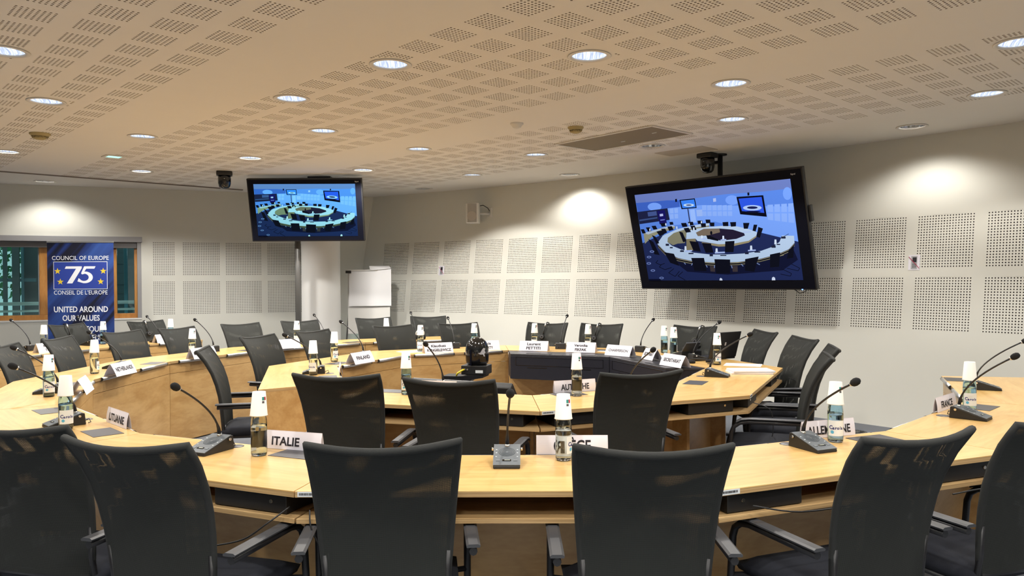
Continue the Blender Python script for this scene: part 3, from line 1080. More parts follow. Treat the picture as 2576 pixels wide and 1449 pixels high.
for (a0, a1, l) in ((140.3, 155.3, 'third row beech desk at its right end, left of the grey wall'), (155.3, 170.3, 'third row beech desk in front of the blue banner'), (170.3, 185.3, 'third row beech desk cut by the left edge of the picture')):
    ring_seg(OC, 5.55, a0, a1, 0.54, l, 'desks of the third row', boxes=False, full_end=-1 if a0 < 141 else None)

# ------------------------------------------------------------------ chairs
def make_chair():
    t = thing('mesh_chair', 'chair', 'chair')
    st = MB()
    # cushion, rounded slab
    n, m_ = 8, 8
    def cush(zt, zb):
        vs, fs = [], []
        for j in range(m_ + 1):
            for i in range(n + 1):
                u, v = i / n * 2 - 1, j / m_ * 2 - 1
                x, y = 0.235 * u, 0.01 + 0.225 * v
                k = max(abs(u), abs(v))
                drop = 0.028 * max(0, (k - 0.62) / 0.38) ** 2 + 0.012 * max(0, v) ** 2
                vs.append((x, y, zt - drop))
        o = len(vs)
        for j in range(m_ + 1):
            for i in range(n + 1):
                u, v = i / n * 2 - 1, j / m_ * 2 - 1
                vs.append((0.225 * u, 0.01 + 0.215 * v, zb))
        w = n + 1
        for j in range(m_):
            for i in range(n):
                a = j * w + i
                fs.append((a, a + 1, a + w + 1, a + w))
                fs.append((o + a, o + a + w, o + a + w + 1, o + a + 1))
        for i in range(n):
            fs += [(i, o + i, o + i + 1, i + 1), (m_ * w + i, m_ * w + i + 1, o + m_ * w + i + 1, o + m_ * w + i)]
        for j in range(m_):
            fs += [(j * w, (j + 1) * w, o + (j + 1) * w, o + j * w), (j * w + n, o + j * w + n, o + (j + 1) * w + n, (j + 1) * w + n)]
        return vs, fs
    st.add(*cush(0.470, 0.405), smooth=True)
    st.build('seat', 'seat_fabric', t)
    prof = [(0.44, -0.196), (0.52, -0.200), (0.60, -0.206), (0.68, -0.217), (0.76, -0.235), (0.84, -0.262), (0.92, -0.303), (0.98, -0.345), (1.0, -0.360)]
    zs = np.linspace(0.44, 1.0, 15)
    yy = np.interp(zs, [p[0] for p in prof], [p[1] for p in prof])
    def bp(u, k, off):
        z = zs[k]
        f = (z - 0.44) / 0.56
        hwid = 0.186 + 0.042 * f
        curve = 0.036 * (1 - u * u) * (0.5 + 0.5 * f)
        dip = 0.020 * (1 - u * u) * max(0, (f - 0.6) / 0.4)
        return (u * hwid, yy[k] - curve - off, z - dip)
    us = np.linspace(-1, 1, 11)
    for off in (0.0, 0.022):
        b = MB()
        vs = [bp(u, k, off) for k in range(15) for u in us]
        fs = [(k * 11 + i, k * 11 + i + 1, (k + 1) * 11 + i + 1, (k + 1) * 11 + i) for k in range(14) for i in range(10)]
        b.add(vs, fs, smooth=True)
        b.build('backrest_mesh', 'mesh_front' if off == 0.0 else 'mesh_rear', t)
    rim = MB()
    path = [bp(-1, k, 0.011) for k in range(15)] + [bp(u, 14, 0.011) for u in us[1:-1]] + [bp(1, k, 0.011) for k in range(14, -1, -1)]
    rim.tube(path, 0.0125, 8)
    rim.build('backrest_frame', 'edge_fabric', t)
    MB().tube([bp(-1, 0, 0.011), bp(0, 0, 0.011), bp(1, 0, 0.011)], 0.014, 8).build('backrest_bar', 'black_metal', t)
    for sd in (-1, 1):
        x = 0.275 * sd
        arm = [(x, -0.235, 0.612), (x, -0.05, 0.612), (x, 0.10, 0.612), (x, 0.145, 0.604), (x, 0.178, 0.580), (x, 0.192, 0.545), (x, 0.205, 0.40), (x, 0.222, 0.20), (x, 0.238, 0.06), (x, 0.232, 0.030), (x, 0.205, 0.015), (x, 0.15, 0.0135), (x, -0.22, 0.0135), (x * 0.97, -0.255, 0.0135), (x * 0.88, -0.27, 0.0135)]
        MB().tube(arm, 0.0135, 8).build('side_frame', 'black_metal', t)
        pd = MB()
        pth = [(-0.245, 0.628), (-0.05, 0.628), (0.085, 0.628), (0.135, 0.622), (0.165, 0.606)]
        vs, fs = [], []
        for (y, z) in pth:
            vs += [(x - 0.021, y, z), (x + 0.021, y, z), (x + 0.023, y, z + 0.006), (x + 0.015, y, z + 0.011), (x - 0.015, y, z + 0.011), (x - 0.023, y, z + 0.006)]
        for k in range(len(pth) - 1):
            fs += [(k * 6 + i, k * 6 + (i + 1) % 6, k * 6 + 6 + (i + 1) % 6, k * 6 + 6 + i) for i in range(6)]
        fs += [(5, 4, 3, 2, 1, 0), tuple(24 + i for i in range(6))]
        pd.add(vs, fs)
        pd.build('armrest', 'arm_grey', t)
        MB().tube([(x, 0.205, 0.395), (x * 0.82, 0.19, 0.395), (x * 0.78, -0.18, 0.395)], 0.011, 8).build('seat_support', 'black_metal', t)
        MB().tube([(x * 0.78, -0.17, 0.395), (x * 0.72, -0.205, 0.42), (x * 0.69, -0.212, 0.50), (x * 0.71, -0.222, 0.62)], 0.012, 8).build('back_upright', 'black_metal', t)
    MB().tube([(-0.245, -0.27, 0.0135), (0.245, -0.27, 0.0135)], 0.0135, 8).build('floor_bar', 'black_metal', t)
    return t
CHAIRS = [  # middle of the top edge of the back, facing angle, label, group
    (-1.72, 2.63, 80, 'front chair cut by the left edge of the picture', 0),
    (-1.185, 2.36, 74, 'front chair second from the left edge, one armrest and the seat in view', 0),
    (-0.39, 2.32, 96, 'large front chair left of the middle, below the ITALIE card', 0),
    (0.41, 2.25, 90, 'large front chair right of the middle, just right of the GRÈCE card', 0),
    (1.26, 2.40, 111, 'front chair below the ALLEMAGNE card with both armrests in view', 0),
    (1.87, 2.63, 112, 'front chair cut by the right edge of the picture', 0),
    (-0.91, 3.98, 83, 'chair at the inner desk directly behind the ITALIE card', 1),
    (-0.31, 3.76, 77, 'chair at the inner desk below the black desk camera', 1),
    (0.67, 4.02, 106, 'chair at the inner desk right of the AUTRICHE card', 1),
    (2.30, 7.02, -173, 'chair behind the loose sheet, leftmost of the right group by the wall', 1),
    (2.35, 6.21, -176, 'chair in the right group seen from the front, second from its left', 1),
    (2.23, 5.38, 164, 'chair in the right group half hidden behind its neighbour, edge-on', 1),
    (1.95, 4.80, 162, 'nearest chair of the right group, seen edge-on with its seat in view', 1),
    (0.39, 8.52, -112, 'far chair with hanging earphones, left of the two side by side', 1),
    (0.96, 8.275, -114, 'far chair with hanging earphones, right of the two side by side', 1),
    (1.85, 7.81, -128, 'far chair behind the open laptop', 1),
    (-1.27, 8.20, -55, 'inner ring chair left of the card nearest the black desk camera', 1),
    (-0.60, 8.55, -66, 'inner ring chair directly left of the dark fronted desk', 1),
    (-1.92, 7.45, -26, 'inner ring chair left of the FINLAND card, behind its bottle', 1),
    (-2.24, 6.80, -20, 'inner ring chair left of the bare wooden desk end', 1),
    (-2.22, 5.55, 12, 'chair turned sideways left of the bare wooden desk end', 1),
    (-3.92, 5.95, 8, 'outer ring chair at the left edge of the picture behind two crossing microphones', 2),
    (-3.95, 6.70, 2, 'outer ring chair left of the NETHERLANDS bottle', 2),
    (-3.80, 7.52, -19, 'outer ring chair directly behind the NETHERLANDS card', 2),
    (-3.50, 8.05, -24, 'outer ring chair behind the bottle of the half hidden N card', 2),
    (-3.08, 8.74, -42, 'outer ring chair alone against the perforated left wall', 2),
    (-2.56, 9.29, -52, 'outer ring chair in front of the grey steel pole', 2),
    (-1.78, 9.88, -62, 'outer ring chair in front of the flip chart', 2),
    (-1.11, 10.18, -80, 'farthest outer ring chair, right of the flip chart', 2),
    (-5.50, 7.85, -12, 'third row chair of which only a corner shows at the left edge', 3),
    (-5.10, 8.83, -19, 'third row chair in front of the blue banner', 3),
    (-4.48, 9.42, -32, 'third row chair right of the blue banner with earphones on it', 3),
]
CG = ['front row chairs', 'chairs around the inner ring', 'chairs along the far outer ring', 'chairs of the third row']
chair0 = make_chair()
for k, (x, y, f, l, g) in enumerate(CHAIRS):
    c = chair0 if k == 0 else copy_tree(chair0)
    c.location = (x + 0.36 * math.cos(R(f)), y + 0.36 * math.sin(R(f)), 0)
    c.rotation_euler = (0, 0, R(f - 90))
    tag(c, 'black mesh ' + l, 'chair', CG[g])

# ------------------------------------------------------------------ discussion microphones
def ring_face(x, y):
    """angle of local +y at a place on a ring: towards the middle of its ring"""
    di = math.hypot(x - IC[0], y - IC[1])
    c = IC if di < 2.3 else OC
    return math.atan2(c[1] - y, c[0] - x)
def make_mic(lean, rise, lat):
    t = thing('desk_microphone', 'microphone', 'microphone')
    w = 0.052
    b = MB()
    side = [(-0.125, 0.004), (-0.125, 0.020), (0.030, 0.068), (0.042, 0.064), (0.046, 0.004)]
    side = [(-0.128, 0.006), (-0.126, 0.018), (0.028, 0.066), (0.040, 0.064), (0.046, 0.006)]
    vs = [(-w, y, z) for y, z in side] + [(w, y, z) for y, z in side]
    fs = [(0, 1, 2, 3, 4), (9, 8, 7, 6, 5)] + [(i, i + 5, (i + 1) % 5 + 5, (i + 1) % 5) for i in range(5)]
    b.add(vs, fs)
    body = b.build('base', 'black_plastic', t, 0.003)
    sl = math.atan2(0.048, 0.154)
    Mt = Matrix.Translation((0, -0.126, 0.0185)) @ Matrix.Rotation(sl, 4, 'X')
    MB().box((0, 0.080, 0.0015), (0.106, 0.160, 0.003), M=Mt).build('top_plate', 'mic_grey', t, 0.001)
    pl = t.children[-1]
    gr = MB()
    for k in range(5):
        r_ = 0.006 + 0.006 * k
        gr.lathe([(r_, 0.0032), (r_ + 0.0035, 0.0038), (r_ + 0.0035, 0.003)], 24, (0, 0.098, 0), M=Mt)
    gr.build('speaker_grille', 'mic_grille', pl)
    MB().box((0, 0.034, 0.0036), (0.034, 0.011, 0.002), M=Mt).build('display', 'black_gloss', pl)
    MB().box((0.002, 0.034, 0.0047), (0.022, 0.005, 0.0008), M=Mt).build('display_glow', 'lcd', pl)
    for sx in (-0.034, 0.034):
        MB().box((sx, 0.034, 0.0036), (0.016, 0.011, 0.002), M=Mt).build('key', 'mic_key', pl, 0.0006)
        for yy_ in (0.062, 0.090, 0.115):
            MB().box((sx * 1.22, yy_, 0.0034), (0.006, 0.003, 0.0012), M=Mt).build('marker', 'label_white', pl)
    for sd in (-1, 1):
        MB().tube([(sd * 0.050, 0.014, 0.052), (sd * 0.062, 0.014, 0.052)], 0.006, 10).build('earphone_jack', 'chrome', t)
    MB().tube([(0.02, 0.045, 0.02), (0.024, 0.068, 0.03), (0.028, 0.075, 0.012), (0.03, 0.062, 0.0098)], 0.0025, 6).build('cable', 'black_plastic', t)
    MB().tube([(0, 0.012, 0.058), (0, 0.012, 0.072)], 0.010, 14).build('collar', 'chrome', t)
    base = Vector((0, 0.012, 0.070))
    head = Vector((lat, 0.012 - lean, 0.065 + rise))
    d = (head - base)
    pts = []
    for k in range(13):
        f = k / 12
        hor = f ** 1.55
        pts.append(base + Vector((d.x * hor, d.y * hor, d.z * (f ** 0.86))))
    rr = [0.0085, 0.0075] + [0.0045] * 11
    MB().tube(pts, rr, 8).build('gooseneck', 'black_metal', t)
    ax = (pts[-1] - pts[-2]).normalized()
    q = Vector((0, 0, 1)).rotation_difference(ax).to_matrix().to_4x4()
    Mh = Matrix.Translation(pts[-1] - ax * 0.004) @ q
    hd = MB().lathe([(0.0, -0.001), (0.008, 0.0), (0.0145, 0.010), (0.0165, 0.022), (0.015, 0.034), (0.009, 0.043), (0.0, 0.046)], 14, M=Mh).build('windscreen', 'foam', t)
    MB().lathe([(0.0088, -0.003), (0.0098, 0.0), (0.0098, 0.004), (0.0088, 0.006)], 14, M=Mh).build('ring', 'aluminium', hd)
    return t
MICS = [
    (-0.023, 3.091, 0, 'in the middle foreground, left of the GRÈCE card'),
    (-1.273, 3.334, 0, 'in the left foreground, left of the bottle by the ITALIE card'),
    (1.255, 3.321, 0, 'in the right foreground, left of the ALLEMAGNE bottle'),
    (2.316, 3.989, 0, 'in front of the FRANCE card'),
    (3.00, 4.983, 0, 'at the right edge, behind the FRANCE bottle'),
    (-2.239, 3.938, 0, 'at the left behind the bottle nearest the LITUANIE card'),
    (-2.995, 5.069, 0, 'at the far left beside the brown-backed card'),
    (-3.284, 6.46, 0, 'behind the NETHERLANDS card'),
    (-3.074, 7.917, 0, 'rising behind the sideways chair'),
    (-2.18, 8.98, 0, 'seen against the chair by the grey steel pole'),
    (-1.19, 9.50, 0, 'at the far end of the outer ring by the flip chart'),
    (-1.402, 7.24, 0, 'behind the FINLAND card'),
    (-1.504, 6.038, 0, 'on the desk with the bare wooden end'),
    (-0.614, 8.15, 0, 'between the two cards left of the dark fronted desk'),
    (-0.457, 5.06, 0, 'in front of the black desk camera'),
    (0.504, 8.013, 0, 'between the two cards on the left dark fronted desk'),
    (1.271, 7.625, 0, 'behind the CHAIRPERSON card'),
    (0.72, 4.80, 0, 'rising behind the chair right of the AUTRICHE card'),
    (1.60, 6.80, 0, 'rising in front of the open laptop'),
    (1.466, 5.711, 0, 'beside the stapled reports on the right inner desk'),
    (-5.106, 8.152, 0, 'on the third row desk behind the REGIS card'),
    (-4.783, 8.768, 0, 'on the third row desk in front of the blue banner'),
    (-4.186, 9.143, 0, 'on the third row desk behind the T card'),
]
for k, (x, y, _, l) in enumerate(MICS):
    m_ = make_mic(0.25 + random.uniform(-.02, .03), 0.245 + random.uniform(-.015, .02), random.uniform(-.02, .02))
    a = ring_face(x, y)
    # the given place is that of the collar, 12 mm behind the origin
    m_.location = (x - 0.012 * math.cos(a), y - 0.012 * math.sin(a), TZ - 0.0055)
    m_.rotation_euler = (0, 0, a - PI / 2)
    tag(m_, 'grey gooseneck desk microphone ' + l, 'microphone', 'discussion microphones')

# ------------------------------------------------------------------ water bottles and upturned paper cups
BP = [(0.0, 0.001), (0.026, 0.0), (0.0315, 0.004), (0.033, 0.012), (0.033, 0.118), (0.0328, 0.134), (0.0315, 0.150), (0.0285, 0.166), (0.0230, 0.186), (0.0170, 0.206), (0.0140, 0.224), (0.0135, 0.243), (0.0148, 0.245), (0.0148, 0.257), (0.0135, 0.258)]
IN = [(0.0130, 0.2575), (0.0115, 0.243), (0.0120, 0.224), (0.0150, 0.206), (0.0210, 0.186), (0.0265, 0.166), (0.0296, 0.150), (0.0309, 0.134), (0.0311, 0.118), (0.0311, 0.013), (0.029, 0.008), (0.0, 0.010)]
def make_bottle(kind):
    t = thing('water_bottle', 'bottle', 'bottle')
    MB().lathe(BP + IN, 24).build('glass_body', 'glass_clear' if kind == 'c' else 'glass_blue', t)
    MB().lathe([(0.0, 0.0095), (0.0290, 0.0075), (0.0316, 0.0135), (0.0316, 0.118), (0.0314, 0.128), (0.0, 0.128)], 20).build('water', 'water', t)
    lb = MB()
    n = 14
    half = 1.15
    vs, fs = [], []
    for k in range(n + 1):
        a = -PI / 2 + (k / n * 2 - 1) * half
        for z in (0.030, 0.098):
            vs.append((0.0334 * math.cos(a), 0.0334 * math.sin(a), z))
    fs = [(2 * k, 2 * k + 2, 2 * k + 3, 2 * k + 1) for k in range(n)]
    lb.add(vs, fs, True)
    lo = lb.build('label', 'label_white', t)
    # printed word wrapped on the label: letters set one by one round the glass
    word = 'Carola'
    for k, ch in enumerate(word):
        a = -PI / 2 + (k - 2.55) * 0.285 + (0.06 if k else 0) - (0.05 if k == 5 else 0)
        Mx = Matrix.Translation((0.0337 * math.cos(a), 0.0337 * math.sin(a), 0.066 + (0.001 if k == 0 else -0.001))) @ Matrix.Rotation(a + PI / 2, 4, 'Z') @ FACE
        text('lettering', ch, 0.023 if k == 0 else 0.0185, 'label_navy', lo, Mx, bold=0.0006)
    bl = MB()
    a0 = -PI / 2 - 0.55
    Mx = Matrix.Translation((0.0336 * math.cos(a0), 0.0336 * math.sin(a0), 0.047)) @ Matrix.Rotation(a0 + PI / 2, 4, 'Z') @ FACE
    bl.lathe([(0.0, 0.0002), (0.0075, 0.0002)], 14, M=Mx)
    bl.build('blue_drop', 'label_blue', lo)
    MB().lathe([(0.0150, 0.241), (0.0155, 0.2425), (0.0155, 0.258), (0.0145, 0.2595), (0.0, 0.2597)], 18).build('bottle_cap', 'aluminium', t)
    return t
def make_cup():
    t = thing('paper_cup', 'cup', 'cup')
    h = 0.100
    MB().lathe([(0.0355, 0.0), (0.0367, 0.0012), (0.0367, 0.0032), (0.0352, 0.0042), (0.0268, h), (0.0258, h), (0.0255, h - 0.004), (0.0, h - 0.004), (0.0, h - 0.0046), (0.0252, h - 0.0046), (0.0342, 0.003), (0.0355, 0.0)], 26).build('cup_wall', 'cup_paper', t)
    prt = t.children[-1]
    MB().lathe([(0.02725, h - 0.009), (0.02735, h - 0.0102)], 26).build('seam_line', 'ink_grey', prt)
    def patch(a0, a1, z0, z1, mat):
        n = 5
        vs = []
        for k in range(n + 1):
            a = a0 + (a1 - a0) * k / n
            for z in (z0, z1):
                r_ = 0.0352 + (0.0268 - 0.0352) * (z - 0.0042) / (h - 0.0042) + 0.0003
                vs.append((r_ * math.cos(a), r_ * math.sin(a), z))
        MB().add(vs, [(2 * k, 2 * k + 2, 2 * k + 3, 2 * k + 1) for k in range(n)], True).build('print', mat, prt)
    patch(-1.15, -0.78, 0.066, 0.080, 'cup_teal')
    patch(-0.76, -0.45, 0.066, 0.080, 'cup_red')
    patch(-1.15, -0.80, 0.054, 0.063, 'ink_grey')
    return t
BOTTLES = [
    (-2.209, 3.80, 'b', 0.2, 'left of the LITUANIE card'), (-2.944, 4.883, 'b', 0.25, 'at the far left beside the brown-backed card'),
    (-3.314, 6.101, 'c', 1.6, 'left of the NETHERLANDS card'), (-4.753, 8.945, 'b', 2.6, 'in front of the blue banner'),
    (-5.019, 8.246, 'c', 2.7, 'behind the REGIS card'), (-4.18, 9.42, 'b', 2.4, 'behind the T card'),
    (-3.12, 7.504, 'c', -0.5, 'behind the half hidden N card'), (-2.46, 8.788, 'c', -0.4, 'in front of the grey steel pole'),
    (-1.519, 9.294, 'c', 2.8, 'in front of the flip chart'), (-1.061, 3.212, 'c', 3.3, 'left of the ITALIE card'),
    (0.204, 3.096, 'c', 1.55, 'in front of the GRÈCE card'), (1.432, 3.412, 'b', 0.15, 'in front of the ALLEMAGNE card'),
    (2.485, 4.182, 'b', 0.25, 'right of the FRANCE card'), (-1.532, 5.917, 'c', -0.5, 'on the desk with the bare wooden end'),
    (-1.596, 6.897, 'c', 0.75, 'left of the FINLAND card'), (-0.935, 7.834, 'c', -0.3, 'behind the first card left of the black desk camera'),
    (-0.40, 8.10, 'b', -0.4, 'behind the card beside the dark fronted desk'), (0.233, 8.055, 'c', -0.3, 'behind the left card on the dark fronted desk'),
    (0.772, 7.837, 'c', -0.3, 'behind the right card on the dark fronted desk'), (1.482, 7.509, 'b', 2.4, 'left of the pair behind the SECRETARIAT cards'),
    (1.525, 7.275, 'b', 2.2, 'right of the pair behind the SECRETARIAT cards'), (1.72, 6.467, 'c', 0.75, 'beside the loose sheet on the right inner desk'),
    (-0.677, 4.897, 'b', 0.1, 'on the inner desk between the two left chairs'), (0.40, 4.789, 'c', 2.9, 'in front of the AUTRICHE card'),
]
protos = {'c': make_bottle('c'), 'b': make_bottle('b')}
cup0 = make_cup()
used = set()
for k, (x, y, kd, rot, l) in enumerate(BOTTLES):
    b = protos[kd] if kd not in used else copy_tree(protos[kd])
    used.add(kd)
    view = math.atan2(-y, -x)
    b.location = (x, y, TZ + 0.0005)
    b.rotation_euler = (0, 0, view + PI / 2 + rot)
    tag(b, ('clear' if kd == 'c' else 'blue tinted') + ' glass water bottle ' + l, 'bottle', 'water bottles')
    c = cup0 if k == 0 else copy_tree(cup0)
    c.location = (x, y, TZ + 0.1662)
    ca = random.choice((0.0, 0.1, 2.3, 2.6, -0.2, 3.0)) if k not in (9, 10, 23) else 0.0
    c.rotation_euler = (R(random.uniform(-1.5, 1.5)), R(random.uniform(-1.5, 1.5)), view + PI / 2 + ca)
    tag(c, 'upturned paper cup on the bottle ' + l, 'cup', 'upturned paper cups')

# ------------------------------------------------------------------ name cards
def name_card(x, y, dr, label, lines=(), tent=True, w=0.297, size=0.034, bold=0.0008, xoff=0.0, fit=0.6, z=TZ):
    """folded paper card; the lettering is on the face towards local -y"""
    t = thing('name_card', label, 'name card', (x, y, z + 0.001), R(dr), 'white name cards')
    h, b = (0.098, 0.052) if tent else (0.078, 0.012)
    th = 0.0009
    n = 8
    def sheet(sgn, nm):
        vs, fs = [], []
        for k in range(n + 1):
            f = k / n
            bow = 0.004 * math.sin(PI * f) if tent else 0.003 * math.sin(PI * f)
            yy_ = sgn * (b * (1 - f) + bow)
            for xx in (-w / 2, w / 2):
                vs += [(xx, yy_, h * f), (xx, yy_ - sgn * th, h * f)]
        for k in range(n):
            o = 4 * k
            fs += [(o, o + 2, o + 6, o + 4), (o + 1, o + 5, o + 7, o + 3), (o, o + 4, o + 5, o + 1), (o + 2, o + 3, o + 7, o + 6)]
        return MB().add(vs, fs).build(nm, 'card', t)
    fr = sheet(-1, 'front_leaf')
    sheet(1, 'rear_leaf')
    if lines:
        tilt = math.atan2(b, h)
        nl = len(lines)
        for i, s_ in enumerate(lines):
            f = (0.5 if tent else 0.42) if nl == 1 else (0.68 if i == 0 else 0.28)
            bow = 0.004 * math.sin(PI * f) if tent else 0.003 * math.sin(PI * f)
            M_ = Matrix.Translation((xoff, -(b * (1 - f) + bow) - 0.0009, h * f)) @ Matrix.Rotation(PI / 2 - tilt, 4, 'X')
            o = text('lettering', s_, size, 'ink', fr, M_, bold=bold)
            mw = max(v.co.x for v in o.data.vertices) - min(v.co.x for v in o.data.vertices)
            fx = fit[i] if isinstance(fit, tuple) else fit
            o.matrix_local = M_ @ Matrix.Diagonal((fx * w / mw, 1, 1, 1))
    return t
name_card(-2.000, 3.900, -45, 'white card reading LITUANIE', ['LITUANIE'], False, size=0.052, fit=0.72, bold=0.0012)
name_card(-0.950, 3.315, -19, 'white card reading ITALIE', ['ITALIE'], False, xoff=-0.03, size=0.05, fit=0.47, bold=0.0012)
name_card(0.246, 3.200, -1, 'white card reading GRÈCE', ['GRÈCE'], False, size=0.066, fit=0.52, bold=0.0012)
name_card(1.440, 3.515, 20, 'white card reading ALLEMAGNE', ['ALLEMAGNE'], False, size=0.052, fit=0.82, bold=0.0012)
name_card(2.375, 4.225, 43, 'white card reading FRANCE', ['FRANCE'], False, size=0.05, fit=0.58, bold=0.0012)
name_card(0.400, 4.960, 22, 'white card reading AUTRICHE', ['AUTRICHE'], False, size=0.052, fit=0.68, bold=0.0012)
name_card(-0.500, 4.955, -16, 'white card half hidden in front of the black desk camera', (), False)
name_card(-1.345, 6.020, 104, 'white card seen edge-on on the desk with the bare wooden end', (), False)
name_card(-2.835, 5.060, 110, 'brown-shaded tent card seen from its end at the far left', (), True)
name_card(-3.066, 6.021, 88, 'white tent card reading NETHERLANDS', ['NETHERLANDS'], size=0.046, fit=0.8, bold=0.0012)
name_card(-2.945, 7.300, 68, 'white tent card with an N, half hidden by the sideways chair', ['N'], size=0.037, xoff=-0.04)
name_card(-2.430, 8.270, 45, 'white tent card mostly hidden behind an inner ring chair, near the pillar', (), True)
name_card(-4.805, 8.000, 64, 'white tent card with REGIS on its first line', ['REGIS', 'THE E'], xoff=-0.03, size=0.036, fit=(0.36, 0.3), bold=0.0012)
name_card(-4.130, 9.180, 60, 'white tent card with a single T in view, right of the banner', ['T'], size=0.032, xoff=-0.01)
name_card(-1.335, 6.760, 66, 'white tent card reading FINLAND', ['FINLAND'], size=0.046, fit=0.66, bold=0.0012)
name_card(-0.745, 7.690, 24, 'white tent card with a two-line name, left of the black desk camera', ['Klaudiusz', 'RYNGIELEWICZ'], size=0.037, fit=(0.52, 0.84), bold=0.0012)
name_card(-0.283, 7.930, 18, 'white tent card with a two-line name, behind the black desk camera', ['Francis', 'DOHERTY'], size=0.037, fit=(0.38, 0.5), bold=0.0012)
name_card(0.224, 7.840, -16, 'left white two-line card on the dark fronted desk', ['Laurent', 'PETTITI'], size=0.041, fit=(0.48, 0.5), bold=0.0012)
name_card(0.687, 7.640, -20, 'right white two-line card on the dark fronted desk', ['Veronika', 'FIKFAK'], size=0.037, fit=(0.46, 0.4), bold=0.0012)
name_card(1.018, 7.270, -46, 'white tent card reading CHAIRPERSON', ['CHAIRPERSON'], size=0.036, fit=0.76, bold=0.0005)
name_card(1.250, 6.905, -72, 'small white tent card reading SECRETARIAT, farther of the two', ['SECRETARIAT'], w=0.21, size=0.04, fit=0.78, bold=0.0012)
name_card(1.345, 6.370, -66, 'white tent card reading SECRETARIAT, nearer of the two', ['SECRETARIAT'], size=0.04, fit=0.78, bold=0.0012)

# ------------------------------------------------------------------ roll-up banner
bx, by = -5.72, 10.22
t = thing('roll_up_banner', 'blue roll-up banner with a white 75 emblem by the window', 'banner', (bx, by, 0), R(4))
MB().box((0, 0, 1.035), (0.85, 0.004, 1.95)).build('sheet', 'banner_print', t)
MB().box((0, 0.03, 0.035), (0.87, 0.12, 0.07)).build('cassette', 'aluminium', t, 0.01)
MB().box((0, 0.0, 2.015), (0.855, 0.018, 0.022)).build('top_bar', 'aluminium', t, 0.003)
MB().tube([(0, 0.05, 0.06), (0, 0.03, 2.0)], 0.008, 8).build('support_pole', 'aluminium', t)
sh = t.children[0]
def btext(body, x, z, size, mat='banner_white', bold=0.0, xs=1.0, sp=1.0, y=-0.003):
    return text('lettering', body, size, mat, sh, Matrix.Translation((x, y, z)) @ FACE, bold=bold, xs=xs, spacing=sp)
btext('COUNCIL OF EUROPE', 0, 1.800, 0.079, xs=0.93)
btext('CONSEIL DE L\u2019EUROPE', 0, 1.342, 0.079, xs=0.86)
btext('UNITED AROUND', 0, 1.118, 0.105, bold=0.0022, xs=0.81)
btext('OUR VALUES', 0, 1.002, 0.105, bold=0.0022, xs=0.78)
btext('UNIS AUTOUR', 0, 0.855, 0.105, bold=0.0022, xs=0.81)
btext('DE NOS VALEURS', 0, 0.740, 0.105, bold=0.0022, xs=0.76)
btext('1949 - 2024', 0.0, 1.435, 0.050, bold=0.0012, sp=1.25)
MB().box((0, -0.0035, 1.572), (0.690, 0.001, 0.366)).build('emblem_border', 'banner_white', sh)
MB().box((0, -0.0042, 1.572), (0.678, 0.001, 0.354)).build('emblem_field', 'banner_box', sh)
def flat(polys, mat, name, y):
    m_ = MB()
    for p in polys:
        m_.add([(a, y, b) for a, b in p], [tuple(range(len(p)))])
    return m_.build(name, mat, sh)
def arc(cx, cz, rx, rz, a0, a1, n=16):
    return [(cx + rx * math.cos(R(a0 + (a1 - a0) * k / n)), cz + rz * math.sin(R(a0 + (a1 - a0) * k / n))) for k in range(n + 1)]
seven = [(-0.185, 1.692), (0.018, 1.692), (0.018, 1.668), (-0.105, 1.466), (-0.175, 1.466), (-0.056, 1.660), (-0.200, 1.660)]
five = [(0.048, 1.692), (0.195, 1.692), (0.178, 1.660), (0.075, 1.660), (0.050, 1.622)] + arc(0.052, 1.546, 0.106, 0.078, 78, -100, 18) + [(-0.040, 1.492), (-0.024, 1.536)] + arc(0.045, 1.546, 0.060, 0.048, -125, 80, 16) + [(0.020, 1.584), (0.008, 1.600)]
flat([seven, five], 'banner_white', 'numeral', -0.0055)
for (sx, sz, l) in ((-0.292, 1.628, 0), (0.292, 1.628, 0), (-0.258, 1.488, 0), (0.258, 1.488, 0)):
    pts = []
    for k in range(10):
        r_ = 0.044 if k % 2 == 0 else 0.018
        a = PI / 2 + k * PI / 5
        pts.append((sx + r_ * math.cos(a), sz + r_ * math.sin(a)))
    flat([pts], 'banner_gold', 'star', -0.0055)
# move the 1949 line above the emblem field
for o in sh.children:
    if o.name.startswith('lettering') and abs(o.matrix_local.translation.z - 1.435) < 0.001:
        o.matrix_local = Matrix.Translation((0, -0.0035, 0)) @ o.matrix_local

# ------------------------------------------------------------------ televisions showing the room
def lin(c):
    return tuple((v / 255 / 12.92) if v / 255 < 0.04045 else ((v / 255 + 0.055) / 1.055) ** 2.4 for v in c)
QUAD = [(190, 450), (1583, 303), (1683, 1253), (290, 1253)]
def homog(src):
    dst = [(0, 1), (1, 1), (1, 0), (0, 0)]
    A, b = [], []
    for (x, y), (u, v) in zip(src, dst):
        A += [[x, y, 1, 0, 0, 0, -u * x, -u * y], [0, 0, 0, x, y, 1, -v * x, -v * y]]
        b += [u, v]
    h = np.linalg.solve(np.array(A, float), np.array(b, float))
    return lambda x, y: ((h[0] * x + h[1] * y + h[2]) / (h[6] * x + h[7] * y + 1), (h[3] * x + h[4] * y + h[5]) / (h[6] * x + h[7] * y + 1))
HM = homog(QUAD)
def q4(*a):
    return [(a[i], a[i + 1]) for i in range(0, len(a), 2)]
def ell(x, y, rx, ry, n=18):
    return [(x + rx * math.cos(2 * PI * k / n), y + ry * math.sin(2 * PI * k / n)) for k in range(n)]
W1, W2, BLK, DESK = (92, 138, 226), (116, 158, 244), (12, 13, 26), (182, 204, 232)
